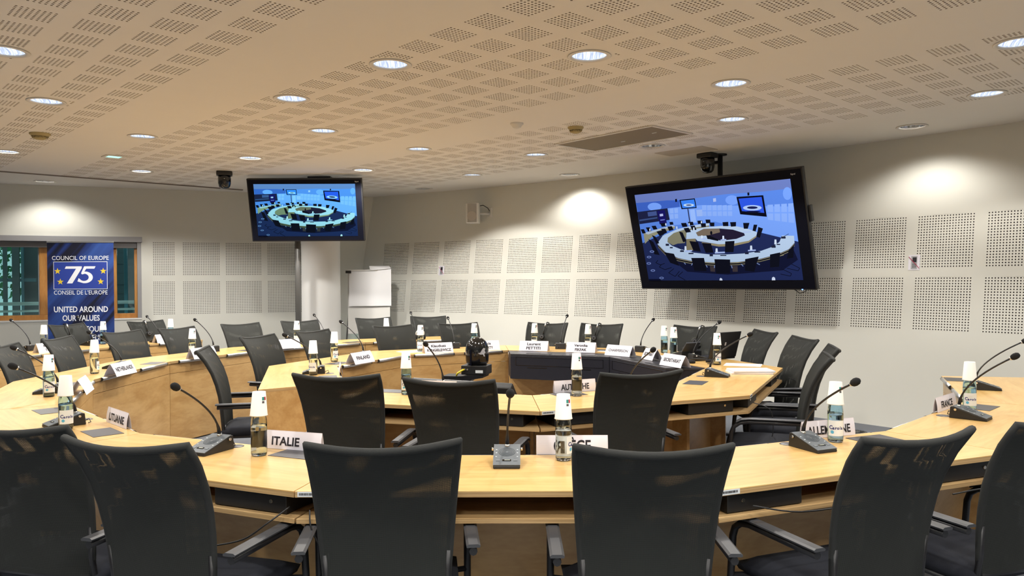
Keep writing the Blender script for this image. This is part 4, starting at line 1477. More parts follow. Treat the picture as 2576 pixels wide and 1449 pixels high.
PIC = [((88, 132, 224), QUAD), ((104, 122, 186), q4(190, 450, 1583, 303, 1590, 392, 1350, 420, 1000, 445, 700, 485, 200, 525)),
       ((60, 96, 190), q4(200, 525, 480, 500, 590, 500, 590, 560, 215, 610)),
       (W2, ell(365, 560, 62, 38)), (W2, ell(1060, 500, 60, 45)), (W2, ell(1555, 440, 40, 60)),
       ((118, 160, 244), q4(480, 575, 790, 545, 1640, 560, 1650, 890, 1300, 800, 900, 700, 500, 735)),
       ((34, 44, 88), q4(240, 900, 400, 830, 900, 760, 1290, 800, 1655, 890, 1683, 1253, 290, 1253)),
       ((30, 34, 66), q4(208, 608, 480, 574, 497, 682, 225, 722)), ((60, 80, 130), q4(225, 680, 385, 655, 387, 668, 227, 694)),
       ((66, 84, 140), q4(300, 610, 380, 600, 384, 640, 305, 650)),
       ((24, 22, 96), q4(386, 598, 455, 590, 470, 716, 405, 723)), ((180, 190, 235), q4(408, 628, 438, 624, 440, 646, 410, 650)),
       ((110, 120, 200), q4(412, 680, 452, 675, 453, 684, 413, 690))]
for (x0, y0, y1) in ((500, 578, 620), (540, 576, 616)):
    PIC.append(((140, 176, 246), q4(x0, y0, x0 + 32, y0 - 3, x0 + 34, y1, x0 + 2, y1 + 3)))
    PIC.append(((140, 176, 246), q4(x0, y0 + 52, x0 + 32, y0 + 50, x0 + 34, y1 + 52, x0 + 2, y1 + 54)))
for k in range(6):
    x0 = 790 + 46 * k
    PIC.append(((136, 172, 244), q4(x0, 548, x0 + 38, 545, x0 + 38, 594, x0, 596)))
    PIC.append(((136, 172, 244), q4(x0, 604, x0 + 38, 603, x0 + 38, 648, x0, 646)))
for k in range(4):
    x0 = 1375 + 62 * k
    PIC.append(((136, 172, 244), q4(x0, 545 - 4 * k, x0 + 50, 542 - 4 * k, x0 + 50, 612, x0, 612)))
    PIC.append(((136, 172, 244), q4(x0, 624, x0 + 50, 626, x0 + 50, 690 + 8 * k, x0, 684 + 8 * k)))
PIC += [((150, 185, 250), q4(680, 590, 722, 584, 735, 705, 690, 708)), ((40, 44, 76), q4(658, 580, 667, 579, 681, 702, 672, 703)),
        ((150, 180, 240), q4(738, 590, 790, 586, 792, 648, 742, 650)),
        (BLK, q4(590, 496, 728, 482, 742, 572, 606, 583)), ((58, 128, 240), q4(601, 504, 721, 492, 733, 564, 615, 573)), ((190, 215, 240), ell(672, 545, 48, 14)), ((50, 60, 110), ell(672, 545, 26, 6)),
        (BLK, q4(1100, 470, 1340, 455, 1368, 656, 1130, 632)), ((44, 84, 220), q4(1118, 486, 1325, 470, 1346, 620, 1146, 602)), ((170, 195, 240), ell(1240, 572, 84, 26)), ((24, 30, 80), ell(1240, 570, 48, 12)), ((16, 20, 60), ell(1245, 608, 70, 8)),
        (BLK, q4(552, 488, 568, 486, 568, 514, 553, 516)), (BLK, q4(1198, 430, 1216, 428, 1216, 456, 1200, 458)), ((170, 185, 230), q4(890, 484, 916, 480, 918, 512, 892, 516)),
        ((150, 148, 124), q4(258, 805, 380, 770, 520, 735, 545, 742, 540, 765, 420, 800, 330, 845, 268, 905)), ((176, 192, 214), q4(258, 805, 380, 770, 520, 732, 545, 742, 420, 775, 300, 818))]
PIC += [(DESK, q4(850, 712, 700, 735, 560, 770, 430, 830, 378, 905, 450, 985, 560, 1040, 700, 1072, 900, 1085, 1100, 1080, 1300, 1050, 1450, 1010, 1560, 960, 1612, 900, 1608, 834, 1500, 832, 1478, 890, 1420, 935, 1310, 975, 1150, 1000, 1000, 1008, 850, 1008, 700, 990, 580, 955, 510, 925, 470, 890, 475, 850, 530, 805, 620, 775, 740, 752, 850, 735)),
        ((132, 130, 108), q4(470, 890, 475, 850, 530, 805, 620, 775, 740, 752, 850, 735, 852, 752, 760, 775, 690, 790, 640, 830, 625, 900, 560, 905, 520, 920)),
        ((128, 120, 96), q4(640, 860, 722, 855, 735, 965, 640, 975)),
        (DESK, q4(645, 800, 700, 770, 830, 750, 980, 738, 1100, 745, 1200, 770, 1278, 800, 1270, 832, 1200, 880, 1060, 907, 930, 912, 740, 880, 722, 858, 638, 863)),
        ((120, 106, 92), q4(728, 802, 800, 766, 940, 764, 945, 800, 830, 830, 745, 835)), ((36, 30, 52), q4(940, 764, 1060, 775, 1160, 808, 1168, 830, 1090, 862, 960, 878, 830, 862, 830, 830, 945, 800)),
        ((16, 16, 26), q4(820, 826, 850, 830, 930, 868, 925, 882, 830, 860)), (BLK, ell(866, 805, 10, 18)),
        ((150, 140, 110), q4(930, 912, 1060, 907, 1200, 880, 1270, 832, 1270, 846, 1200, 898, 1060, 930, 930, 934, 780, 905, 778, 892)),
        ((20, 23, 50), q4(480, 1035, 700, 1085, 1100, 1095, 1450, 1025, 1600, 960, 1640, 1060, 1500, 1160, 1000, 1200, 640, 1170)),
        ((120, 116, 100), q4(585, 1048, 660, 1066, 660, 1080, 590, 1064)), ((120, 116, 100), q4(798, 1080, 895, 1086, 895, 1100, 800, 1095)), ((120, 116, 100), q4(1030, 1086, 1150, 1076, 1150, 1092, 1030, 1102)), ((120, 116, 100), q4(1300, 1056, 1440, 1016, 1520, 1000, 1510, 1020, 1300, 1072)),
        ((62, 54, 58), q4(845, 1115, 890, 1118, 890, 1172, 850, 1168)), ((62, 54, 58), q4(1045, 1118, 1095, 1116, 1095, 1172, 1050, 1172))]
front_edge = [(385, 915), (450, 990), (560, 1045), (700, 1076), (900, 1089), (1100, 1084), (1300, 1054), (1450, 1014), (1560, 964), (1612, 905)]
PIC += [((150, 142, 112), front_edge + [(x, y + 6) for x, y in front_edge[::-1]]), ((14, 15, 26), [(x, y + 6) for x, y in front_edge] + [(x, y + 18) for x, y in front_edge[::-1]]), ((128, 122, 98), [(x, y + 18) for x, y in front_edge] + [(x, y + 25) for x, y in front_edge[::-1]])]
def stroke(pts, w=5, c=(12, 13, 24)):
    for (xa, ya), (xb, yb) in zip(pts, pts[1:]):
        L = max(1e-6, math.hypot(xb - xa, yb - ya))
        nx, ny = -(yb - ya) / L * w / 2, (xb - xa) / L * w / 2
        PIC.append((c, [(xa + nx, ya + ny), (xb + nx, yb + ny), (xb - nx, yb - ny), (xa - nx, ya - ny)]))
stroke([(380, 1060), (360, 1085), (400, 1105), (440, 1090)])
stroke([(410, 1100), (390, 1125), (440, 1150), (500, 1130)])
stroke([(520, 1140), (472, 1180), (530, 1215), (570, 1165)])
stroke([(600, 1170), (555, 1210), (620, 1250)])
stroke([(1480, 1195), (1570, 1215), (1580, 1190), (1500, 1150)])
stroke([(1540, 1140), (1640, 1165), (1655, 1140), (1580, 1100)])
for (xa, ya, xb, yb) in ((690, 1090, 680, 1110), (812, 1108, 822, 1130), (888, 1110, 886, 1135), (1040, 1112, 1046, 1138), (1128, 1098, 1146, 1120), (1268, 1090, 1296, 1106), (1440, 1066, 1470, 1078), (1555, 1014, 1580, 1022), (615, 1085, 628, 1100)):
    stroke([(xa, ya), (xb, yb)], 7, (120, 140, 190))
stroke([(560, 925), (590, 955), (602, 975)], 3)
stroke([(1420, 930), (1445, 895), (1465, 880)], 4)
stroke([(1515, 842), (1540, 828), (1562, 816)], 4)
for c in ("680 1040 795 1040 815 1165 705 1160", "888 1052 1030 1056 1026 1188 900 1188", "1165 1052 1288 1028 1245 1172 1160 1160", "438 985 525 1000 570 1115 490 1085", "300 858 345 890 398 1012 350 1004", "333 823 365 838 398 900 372 908", "375 790 425 780 442 820 402 832", "418 765 455 763 472 800 440 816", "475 745 515 740 530 775 490 786", "620 760 665 755 686 796 640 802", "680 740 720 735 736 775 700 782", "578 790 610 800 642 882 612 892",
          "668 880 745 890 768 982 702 972", "780 898 862 905 882 990 812 992", "990 885 1074 880 1062 986 985 986", "970 705 1022 702 1022 742 975 742", "1038 705 1092 703 1090 744 1045 747", "1155 712 1212 712 1196 767 1160 767", "1250 728 1282 730 1266 792 1238 786", "1290 750 1332 765 1302 852 1274 842", "598 712 645 710 656 746 610 749", "660 702 706 700 712 731 670 736", "745 690 790 688 791 719 750 721", "818 680 861 680 863 713 825 715", "775 715 820 715 821 749 780 751", "855 708 898 708 896 743 860 743",
          "235 770 265 768 281 806 250 809", "282 752 316 750 331 786 300 791", "333 738 371 735 386 769 350 773", "412 715 456 710 466 741 425 746", "495 702 526 700 531 726 500 729", "1390 1010 1482 990 1470 1125 1388 1132", "1560 965 1606 930 1600 1040 1540 1050"):
    v = [float(a) for a in c.split()]
    PIC.append(((17, 18, 30), q4(*v)))
for (x, y, w, h) in ((1222, 925, 16, 44), (911, 950, 16, 40), (974, 832, 14, 42), (782, 828, 14, 42), (632, 928, 14, 40), (1442, 868, 16, 46), (712, 752, 10, 28), (560, 742, 8, 24), (672, 712, 8, 22), (782, 692, 8, 22), (318, 762, 8, 22), (462, 712, 8, 22)):
    PIC.append(((214, 228, 248), q4(x - w / 2, y, x + w / 2, y, x + w * 0.7, y + h, x - w * 0.7, y + h)))
for (x, y, w, h) in ((940, 985, 90, 14), (1228, 966, 70, 12), (660, 968, 60, 14), (975, 866, 50, 10), (800, 858, 50, 10), (1190, 795, 70, 8)):
    PIC.append(((170, 190, 240), q4(x - w / 2, y, x + w / 2, y - 4, x + w / 2, y + h - 4, x - w / 2, y + h)))
for (x, y, w, h) in ((680, 998, 45, 12), (970, 1017, 55, 9), (1277, 985, 52, 12), (1468, 915, 32, 10), (600, 975, 34, 16), (862, 1014, 30, 22), (1182, 996, 34, 20), (1424, 935, 38, 22), (1514, 850, 40, 20), (470, 915, 30, 20), (505, 942, 26, 12)):
    PIC.append(((34, 38, 62), q4(x - w / 2, y - h / 2, x + w / 2, y - h / 2, x + w / 2, y + h / 2, x - w / 2, y + h / 2)))
for (x, y) in ((330, 978), (302, 1030), (298, 1090), (332, 1157), (408, 1228)):
    PIC += [((120, 140, 200), ell(x, y, 20, 11)), ((50, 60, 110), ell(x, y, 13, 6))]
PIC += [((214, 226, 250), q4(930, 1253, 932, 1236, 942, 1228, 954, 1238, 957, 1253)), ((214, 226, 250), q4(1402, 1253, 1404, 1228, 1418, 1220, 1432, 1230, 1434, 1253)), ((14, 18, 44), q4(292, 1238, 400, 1238, 400, 1253, 292, 1253))]
def picture(parent, x0, x1, z0, z1, y, mat, tint):
    V, Fc, C = [], [], []
    for k, (c, poly) in enumerate(PIC):
        o = len(V)
        cl = lin([min(255, a * b) for a, b in zip(c, tint)])
        for (px_, py_) in poly:
            u, v = HM(px_, py_)
            u, v = min(max(u, 0), 1), min(max(v, 0), 1)
            V.append((x0 + (x1 - x0) * u, y - 0.00003 * k, z0 + (z1 - z0) * v))
            g = 0.74 + 0.28 * v + 0.16 * u
            C.append((cl[0] * g, cl[1] * g, cl[2] * g, 1))
        Fc.append(tuple(range(o, o + len(poly))))
    me = bpy.data.meshes.new('screen_picture')
    me.from_pydata(V, [], Fc)
    at = me.color_attributes.new('tone', 'FLOAT_COLOR', 'POINT')
    at.data.foreach_set('color', [a for c in C for a in c])
    me.materials.append(MATS[mat])
    o = bpy.data.objects.new('screen_picture', me)
    COL.objects.link(o)
    o.parent = parent
    return o
def television(label, c, rz, tilt, w, h, mat, tint):
    M_ = Matrix.Translation(c) @ Matrix.Rotation(rz, 4, 'Z') @ Matrix.Rotation(tilt, 4, 'X')
    t = thing('wall_television', label, 'television', M=M_)
    MB().box((0, 0.030, 0), (w, 0.055, h)).build('casing', 'black_plastic', t, 0.006)
    MB().box((0, 0.0012, 0), (w - 0.03, 0.004, h - 0.03)).build('screen', 'screen_black', t)
    sc = t.children[-1]
    picture(sc, -w / 2 + 0.058 * w, w / 2 - 0.060 * w, -h / 2 + 0.085 * h, h / 2 - 0.085 * h, -0.0022, mat, tint)
    text('lettering', 'Signal', 0.022, 'banner_white', sc, Matrix.Translation((w / 2 - 0.045 * w, -0.002, h / 2 - 0.05 * h)) @ FACE)
    MB().box((0, 0.085, 0), (w * 0.35, 0.06, h * 0.5)).build('back_box', 'black_plastic', t, 0.01)
    return t
TVR = (2.155, 8.25, 1.955)
tv = television('large wall television tilted down, showing the conference room', TVR, R(-47), R(15), 2.14, 1.225, 'picture_large', (1, 1, 1))
MB().box((0.92, 0.0, -0.607), (0.012, 0.01, 0.008)).build('status_light', 'led_blue', tv)
MB().tube([(0.80, 0.03, -0.60), (0.86, 0.05, -0.66), (0.93, 0.05, -0.64), (0.95, 0.03, -0.60)], 0.004, 6).build('cable', 'black_plastic', tv)
MB().box((1.082, 0.05, 0.15), (0.025, 0.05, 0.16)).build('side_handle', 'black_plastic', tv, 0.005)
t = thing('ceiling_bracket', 'black ceiling pole and bracket carrying the large television', 'bracket', (2.30, 8.50, 0), R(-47))
MB().tube([(0, 0, CEIL), (0, 0, 1.95)], 0.028, 14).build('pole', 'black_metal', t)
MB().lathe([(0.0, 0.0), (0.075, 0.0), (0.075, -0.012), (0.0, -0.014)], 18, (0, 0, CEIL)).build('ceiling_flange', 'black_metal', t)
MB().box((0, -0.075, 2.02), (0.4, 0.06, 0.30)).build('mount_plate', 'black_metal', t, 0.004)
MB().box((-0.07, 0, CEIL - 0.085), (0.14, 0.05, 0.03)).build('side_arm', 'black_metal', t, 0.003)
TVL = (-2.655, 9.98, 2.395)
tv = television('smaller television in front of the round pillar, tilted down, showing the conference room', TVL, R(1), R(16), 1.47, 0.825, 'picture_small', (0.85, 1.1, 1.04))
t = thing('support_pole', 'grey steel floor-to-ceiling pole behind the smaller television', 'pole', (-2.86, 10.30, 0), 0)
MB().tube([(0, 0, 0.01), (0, 0, CEIL - 0.002)], 0.038, 18).build('shaft', 'steel_grey', t)
MB().lathe([(0.0, 0.0), (0.10, 0.0), (0.10, 0.012), (0.0, 0.014)], 20).build('floor_flange', 'steel_grey', t)
t = thing('ceiling_bracket', 'small black ceiling bracket above the smaller television', 'bracket', (-2.52, 10.16, CEIL), 0)
MB().box((0, 0, -0.012), (0.30, 0.12, 0.024)).build('ceiling_plate', 'black_metal', t, 0.004)
MB().box((0.04, 0, -0.03), (0.10, 0.05, 0.035)).build('hook', 'black_metal', t, 0.004)
MB().tube([(0, 0.01, -0.02), (0, 0.03, -0.32)], 0.02, 10).build('arm', 'black_metal', t)

# ------------------------------------------------------------------ pillar, flip chart, loudspeaker, stickers
struct(MB().lathe([(0.278, 0.0), (0.278, CEIL)], 48, (-2.80, 11.30, 0)).build('column', 'pillar_paint'))
t = thing('flip_chart', 'white flip chart easel in the far corner beside the pillar', 'flip chart', (-2.13, 11.45, 0), R(8))
MB().box((0, 0, 1.16), (0.62, 0.018, 0.94), M=Matrix.Rotation(R(-4), 4, 'X')).build('board', 'white_plastic', t, 0.004)
pv, pf = [], []
for k in range(9):
    f = k / 8
    z = 1.62 - 0.52 * f
    for i in range(7):
        u = i / 6
        x = -0.29 + 0.62 * u
        y = 0.07 * z - 0.030 - 0.012 * f - 0.03 * max(0, u - 0.7) * (1 - f) * 3 + 0.006 * math.sin(5 * u + 3 * f)
        pv.append((x, y, z + 0.03 * u * (1 - f)))
for k in range(8):
    for i in range(6):
        a = k * 7 + i
        pf.append((a, a + 1, a + 8, a + 7))
MB().add(pv, pf, True).build('paper_pad', 'paper', t)
MB().add([(0.02, 0.07, 1.63), (0.33, 0.04, 1.66), (0.38, 0.19, 1.60), (0.30, 0.23, 1.70), (0.0, 0.19, 1.70)], [(0, 1, 2, 3, 4)]).build('turned_page', 'paper', t)
MB().box((-0.30, 0.072, 1.61), (0.08, 0.03, 0.04)).build('clamp', 'black_plastic', t, 0.003)
MB().box((0, 0.095, 1.63), (0.64, 0.03, 0.025)).build('clamp_bar', 'aluminium', t, 0.003)
for (x0, x1, y1) in ((-0.28, -0.38, 0.04), (0.28, 0.38, 0.04), (0, 0, 0.55)):
    MB().tube([(x0 * 0.9, 0.13, 1.6), (x1, y1, 0.0)], 0.012, 8).build('leg', 'steel_grey', t)

def on_rwall(s_arc, z, off=0.0):
    a = s_arc / RWR
    return Vector(rwall(s_arc, z, off)), a
p, a = on_rwall(21.62, 2.47, 0.0)
t = thing('wall_loudspeaker', 'white box loudspeaker on a bracket high on the right wall', 'loudspeaker', p, a + PI / 2)
Msp = Matrix.Translation((0.13, 0.22, -0.02)) @ Matrix.Rotation(R(22), 4, 'Z')
b = MB()
fr = [(-0.10, 0.085), (-0.085, 0.098), (0.0, 0.112), (0.085, 0.098), (0.10, 0.085), (0.075, -0.075), (-0.075, -0.075)]
b.prism(fr, -0.145, 0.145)
b.v = [tuple(Msp @ Vector((x, y, z))) for x, y, z in b.v]
b.build('cabinet', 'white_plastic', t, 0.01)
b = MB()
for sgn in (1,):
    vs = []
    for k in range(9):
        u = -0.092 + 0.184 * k / 8
        y = 0.113 - 0.022 * (u / 0.092) ** 2
        vs += [(u, y, -0.135), (u, y, 0.135)]
    b.add([tuple(Msp @ Vector(v)) for v in vs], [(2 * k, 2 * k + 2, 2 * k + 3, 2 * k + 1) for k in range(8)], True)
go = b.build('grille', 'speaker_grille', t)
b = MB().lathe([(0.0, 0.002), (0.066, 0.002), (0.07, 0.0)], 24, M=Msp @ Matrix.Translation((0, 0.1125, -0.045)) @ Matrix.Rotation(-PI / 2, 4, 'X')).build('cone', 'hatch_grey', go)
MB().tube([(0.10, 0.16, -0.02), (0.05, 0.08, -0.02), (0.0, 0.01, -0.02)], 0.016, 10).build('bracket_arm', 'white_plastic', t)
MB().box((0, 0.006, 0), (0.10, 0.012, 0.14)).build('wall_plate', 'white_plastic', t, 0.003)
MB().tube([(0.09, 0.15, 0.09), (0.03, 0.13, 0.10), (-0.01, 0.07, 0.06), (0.0, 0.012, 0.02)], 0.006, 6).build('cable', 'black_plastic', t)

def phone_sticker(s_arc, z, label):
    M_ = Matrix.Translation(rwall(s_arc, z, -0.002)) @ Matrix.Rotation(s_arc / RWR - PI / 2 + PI, 4, 'Z') @ Matrix.Rotation(math.atan(LEAN), 4, 'X')
    # local x to the viewer's right, local -y into the room
    ang = s_arc / RWR
    ex = Vector((math.sin(ang), -math.cos(ang), 0))
    ez = Vector((LEAN * math.cos(ang), LEAN * math.sin(ang), 1)).normalized()
    ey = ez.cross(ex)
    o = Vector(rwall(s_arc, z, -0.001))
    M_ = Matrix(((ex.x, ey.x, ez.x, o.x), (ex.y, ey.y, ez.y, o.y), (ex.z, ey.z, ez.z, o.z), (0, 0, 0, 1)))
    t = thing('phone_ban_sticker', label, 'sticker', M=M_, group='no phone stickers')
    MB().box((0, -0.001, 0), (0.105, 0.002, 0.145)).build('backing', 'card', t)
    ph = MB().box((0.0, -0.0028, 0), (0.056, 0.002, 0.125)).build('phone_print', 'sticker_grey', t, 0.0005)
    MB().box((0.004, -0.0044, 0.026), (0.036, 0.0014, 0.048)).build('phone_screen', 'ink', ph)
    for i in range(3):
        for j in range(4):
            MB().box((-0.010 + 0.013 * i, -0.0044, -0.012 - 0.011 * j), (0.009, 0.0014, 0.007)).build('phone_key', 'ink_grey', ph)
    Mr = Matrix.Rotation(R(48), 4, 'Y')
    MB().box((0, -0.0056, 0), (0.15, 0.001, 0.005), M=Mr).build('red_stroke', 'sticker_red', t)
phone_sticker(15.86, 1.625, 'small no-phone sticker on the right wall, right of the large television')
phone_sticker(22.46, 1.625, 'small no-phone sticker on the far right wall, below the loudspeaker')

# ------------------------------------------------------------------ things on the ceiling
def dome_camera(x, y, rz, label):
    t = thing('dome_camera', label, 'camera', (x, y, CEIL), rz, 'black dome cameras hanging from the ceiling')
    MB().box((0, 0, -0.028), (0.19, 0.15, 0.052)).build('mount_box', 'black_plastic', t, 0.012)
    MB().lathe([(0.0, -0.054), (0.075, -0.056), (0.078, -0.085), (0.076, -0.15), (0.066, -0.19), (0.045, -0.213), (0.0, -0.222)], 22).build('head', 'black_gloss', t)
    h = t.children[-1]
    MB().box((0, -0.071, -0.135), (0.05, 0.02, 0.07)).build('lens_housing', 'black_plastic', h, 0.006)
    MB().lathe([(0.0, 0.004), (0.017, 0.003), (0.020, 0.0)], 16, M=Matrix.Translation((0, -0.081, -0.14)) @ Matrix.Rotation(PI / 2, 4, 'X')).build('lens', 'black_gloss', h)
    MB().box((0.0, -0.074, -0.098), (0.012, 0.006, 0.006)).build('marker', 'label_white', h)
    return t
dome_camera(-3.57, 9.60, R(20), 'black dome camera hanging left of the smaller television')
dome_camera(2.14, 8.42, R(-47), 'black dome camera hanging above the large television')
def detector(x, y, mat, label, r=0.062):
    t = thing('smoke_detector', label, 'detector', (x, y, CEIL), 0)
    MB().lathe([(r * 1.15, 0.0), (r * 1.15, -0.012), (r, -0.018), (r * 0.95, -0.030)], 20).build('base', mat, t)
    MB().lathe([(r * 0.70, -0.030), (r * 0.70, -0.046), (r * 0.45, -0.056), (0.0, -0.058)], 20).build('chamber', mat, t)
    for k in range(10):
        a = 2 * PI * k / 10
        MB().box((r * 0.80 * math.cos(a), r * 0.80 * math.sin(a), -0.037), (0.006, 0.006, 0.018), a).build('rib', mat, t)
    MB().lathe([(r * 0.6, -0.033), (r * 0.6, -0.043)], 16).build('vent', 'black_plastic', t)
    return t
detector(-4.32, 7.08, 'detector_beige', 'beige smoke detector at the upper left of the ceiling', 0.075)
detector(0.58, 6.93, 'detector_beige', 'beige smoke detector above the brown ceiling hatch')
t = thing('motion_sensor', 'small white motion sensor on the ceiling left of the smoke detector', 'sensor', (0.05, 6.74, CEIL), 0)
MB().lathe([(0.058, 0.0), (0.058, -0.012), (0.044, -0.022)], 20).build('base', 'white_plastic', t)
MB().lathe([(0.044, -0.022), (0.036, -0.038), (0.018, -0.048), (0.0, -0.050)], 20).build('lens_cap', 'white_plastic', t)
t = thing('emergency_light', 'small square greenish emergency light in the ceiling', 'light', (-4.32, 8.39, CEIL), math.atan2(UU.y, UU.x))
for (x, y, w, h) in ((0, 0.085, 0.20, 0.03), (0, -0.085, 0.20, 0.03), (0.085, 0, 0.03, 0.14), (-0.085, 0, 0.03, 0.14)):
    MB().box((x, y, -0.005), (w, h, 0.010)).build('frame', 'trim_white', t)
MB().box((0, 0, -0.003), (0.14, 0.14, 0.004)).build('diffuser', 'emergency_glow', t)
def hatch(rect, mat, frame, label, screws=True):
    a, b, c, d = rect
    ctr = (a + c) / 2
    e = (b - a).normalized()
    L, Wd = (b - a).length, (d - a).length
    t = thing('ceiling_hatch', label, 'hatch', (ctr.x, ctr.y, CEIL), math.atan2(e.y, e.x))
    MB().box((0, 0, -0.003), (L - 0.03, Wd - 0.03, 0.006)).build('panel', mat, t)
    if frame:
        for (x, y, w, h) in ((0, Wd / 2, L + 0.012, 0.024), (0, -Wd / 2, L + 0.012, 0.024), (L / 2, 0, 0.024, Wd), (-L / 2, 0, 0.024, Wd)):
            MB().box((x, y, -0.006), (w, h, 0.012)).build('frame', 'trim_white', t, 0.002)
        for x in (-0.06, 0.42):
            MB().box((x, -0.02 + 0.12 * (x < 0), -0.0075), (0.05, 0.012, 0.003)).build('latch', 'label_white', t)
    return t
hatch(HR[0], 'hatch_metal', True, 'brown metal ceiling hatch in a white frame')
hatch(HR[1], 'hatch_grey', False, 'flush grey ceiling hatch above the large television')

# ------------------------------------------------------------------ inside the inner ring: floor monitor and desk camera
t = thing('floor_monitor', 'black low monitor slanting inside the inner ring', 'monitor', (-0.33, 5.74, 0), R(-25))
Mm = Matrix.Translation((0, 0, 0.575)) @ Matrix.Rotation(R(40), 4, 'X')
MB().box((0, 0, 0), (0.84, 0.06, 0.42), M=Mm).build('housing', 'black_plastic', t, 0.012)
MB().box((0, 0.031, 0), (0.79, 0.004, 0.37), M=Mm).build('screen', 'screen_black', t)
MB().box((0, -0.034, -0.02), (0.60, 0.012, 0.28), M=Mm).build('rear_panel', 'desk_black_top', t, 0.004)
MB().box((0, 0.0, 0.25), (0.12, 0.12, 0.50)).build('column', 'black_metal', t)
MB().box((0, 0.0, 0.012), (0.55, 0.45, 0.024)).build('foot', 'black_metal', t, 0.005)
cx_, cy_ = -0.335, 6.05
t = thing('desk_camera', 'glossy black robotic camera with a white bird mark inside the inner ring', 'camera', (cx_, cy_, 0), R(-14))
st = MB().box((-0.10, -0.02, 0.38), (0.11, 0.11, 0.64)).build('stand', 'black_metal', t, 0.006)
b = MB()
MB().prism([(-0.20, -0.09), (0.02, -0.09), (0.02, 0.09), (-0.20, 0.09)], 0.0, 0.02).build('foot', 'black_metal', t)
vs = []
for (x, zt, zb) in ((-0.20, 0.735, 0.56), (-0.10, 0.735, 0.58), (-0.03, 0.738, 0.66), (0.04, 0.742, 0.712), (0.13, 0.745, 0.728)):
    vs += [(x, -0.085, zb), (x, 0.085, zb), (x, 0.085, zt), (x, -0.085, zt)]
fs = [(0, 1, 2, 3), (19, 18, 17, 16)]
for k in range(4):
    fs += [(4 * k + i, 4 * k + (i + 1) % 4, 4 * k + 4 + (i + 1) % 4, 4 * k + 4 + i) for i in range(4)]
b.add(vs, fs)
b.build('shelf_bracket', 'black_metal', t)
MB().box((0.055, 0, 0.785), (0.205, 0.16, 0.072)).build('base', 'black_plastic', t, 0.006)
ba = t.children[-1]
MB().box((0.10, -0.0815, 0.775), (0.06, 0.002, 0.022)).build('sticker', 'label_white', ba)
for k, x in enumerate((-0.035, -0.015, 0.005)):
    MB().tube([(x, -0.079, 0.79), (x, -0.088, 0.79)], 0.006, 10).build('socket', 'aluminium', ba)
MB().lathe([(0.0, 0.822), (0.072, 0.822), (0.086, 0.838), (0.090, 0.855), (0.092, 0.93), (0.088, 0.965), (0.074, 1.000), (0.050, 1.024), (0.022, 1.036), (0.0, 1.038)], 30, (0.06, 0, 0)).build('head', 'black_gloss', t)
hd = t.children[-1]
MB().box((0.035, -0.078, 0.885), (0.012, 0.03, 0.12)).build('yoke_gap', 'screen_black', hd)
bird = [(0.006, 0.945), (0.016, 0.958), (0.026, 0.952), (0.022, 0.938), (0.027, 0.922), (0.020, 0.910), (0.024, 0.892), (0.017, 0.892), (0.013, 0.908), (-0.006, 0.910), (-0.022, 0.918), (-0.004, 0.924)]
bm = MB()
bvs = []
for (x, z) in bird:
    xx = 0.055 + x
    bvs.append((0.06 + xx, -math.sqrt(max(0.0001, 0.0935 ** 2 - min(xx, 0.09) ** 2)) - 0.002, z))
bm.add(bvs, [tuple(range(len(bvs)))])
bm.build('bird_mark', 'sticker_grey', hd)
t2 = MB().tube([(-0.02, -0.088, 0.79), (-0.03, -0.12, 0.785), (-0.06, -0.13, 0.765), (-0.075, -0.11, 0.745)], 0.007, 8).build('yellow_cable', 'yellow_cable', t)

# ------------------------------------------------------------------ laptop, telephone, papers, reports
t = thing('laptop', 'open black laptop seen from behind its lid on the secretariat desk', 'laptop', (1.80, 6.98, TZ), R(-146))
MB().box((0, 0, 0.010), (0.36, 0.25, 0.018)).build('base', 'black_plastic', t, 0.004)
MB().box((0, -0.02, 0.0200), (0.31, 0.11, 0.0015)).build('keyboard', 'desk_black_top', t)
Ml = Matrix.Translation((0, 0.125, 0.02)) @ Matrix.Rotation(R(-16), 4, 'X')
MB().box((0, 0.004, 0.12), (0.36, 0.008, 0.24), M=Ml).build('lid', 'black_plastic', t, 0.003)
ld = t.children[-1]
MB().box((0, -0.001, 0.12), (0.335, 0.003, 0.21), M=Ml).build('display', 'screen_black', ld)
MB().box((0, 0.0085, 0.13), (0.018, 0.001, 0.03), M=Ml).build('maker_mark', 'sticker_grey', ld)

t = thing('desk_telephone', 'dark desk telephone with a tilted display behind the nearer SECRETARIAT card', 'telephone', (1.56, 7.02, TZ + 0.002), R(-150))
side = [(-0.11, 0.0), (-0.11, 0.02), (0.09, 0.075), (0.11, 0.07), (0.11, 0.0)]
vs = [(-0.12, y, z) for y, z in side] + [(0.12, y, z) for y, z in side]
MB().add(vs, [(0, 1, 2, 3, 4), (9, 8, 7, 6, 5)] + [(i, i + 5, (i + 1) % 5 + 5, (i + 1) % 5) for i in range(5)]).build('body', 'black_plastic', t, 0.004)
bd = t.children[-1]
sl_ = math.atan2(0.055, 0.20)
Mt = Matrix.Translation((0, -0.11, 0.021)) @ Matrix.Rotation(sl_, 4, 'X')
for i in range(3):
    for j in range(4):
        MB().box((0.01 + 0.026 * i, 0.04 + 0.024 * j, 0.002), (0.018, 0.014, 0.004), M=Mt).build('key', 'arm_grey', bd)
MB().tube([(-0.082, -0.085, 0.065), (-0.085, -0.06, 0.085), (-0.085, 0.02, 0.108), (-0.085, 0.09, 0.120), (-0.082, 0.115, 0.100)], [0.020, 0.017, 0.013, 0.017, 0.021], 10).build('handset', 'black_plastic', t)
Md = Matrix.Translation((0.03, 0.10, 0.07)) @ Matrix.Rotation(R(52), 4, 'X')
MB().box((0, 0.05, 0), (0.17, 0.11, 0.012), M=Md).build('display', 'arm_grey', t, 0.003)
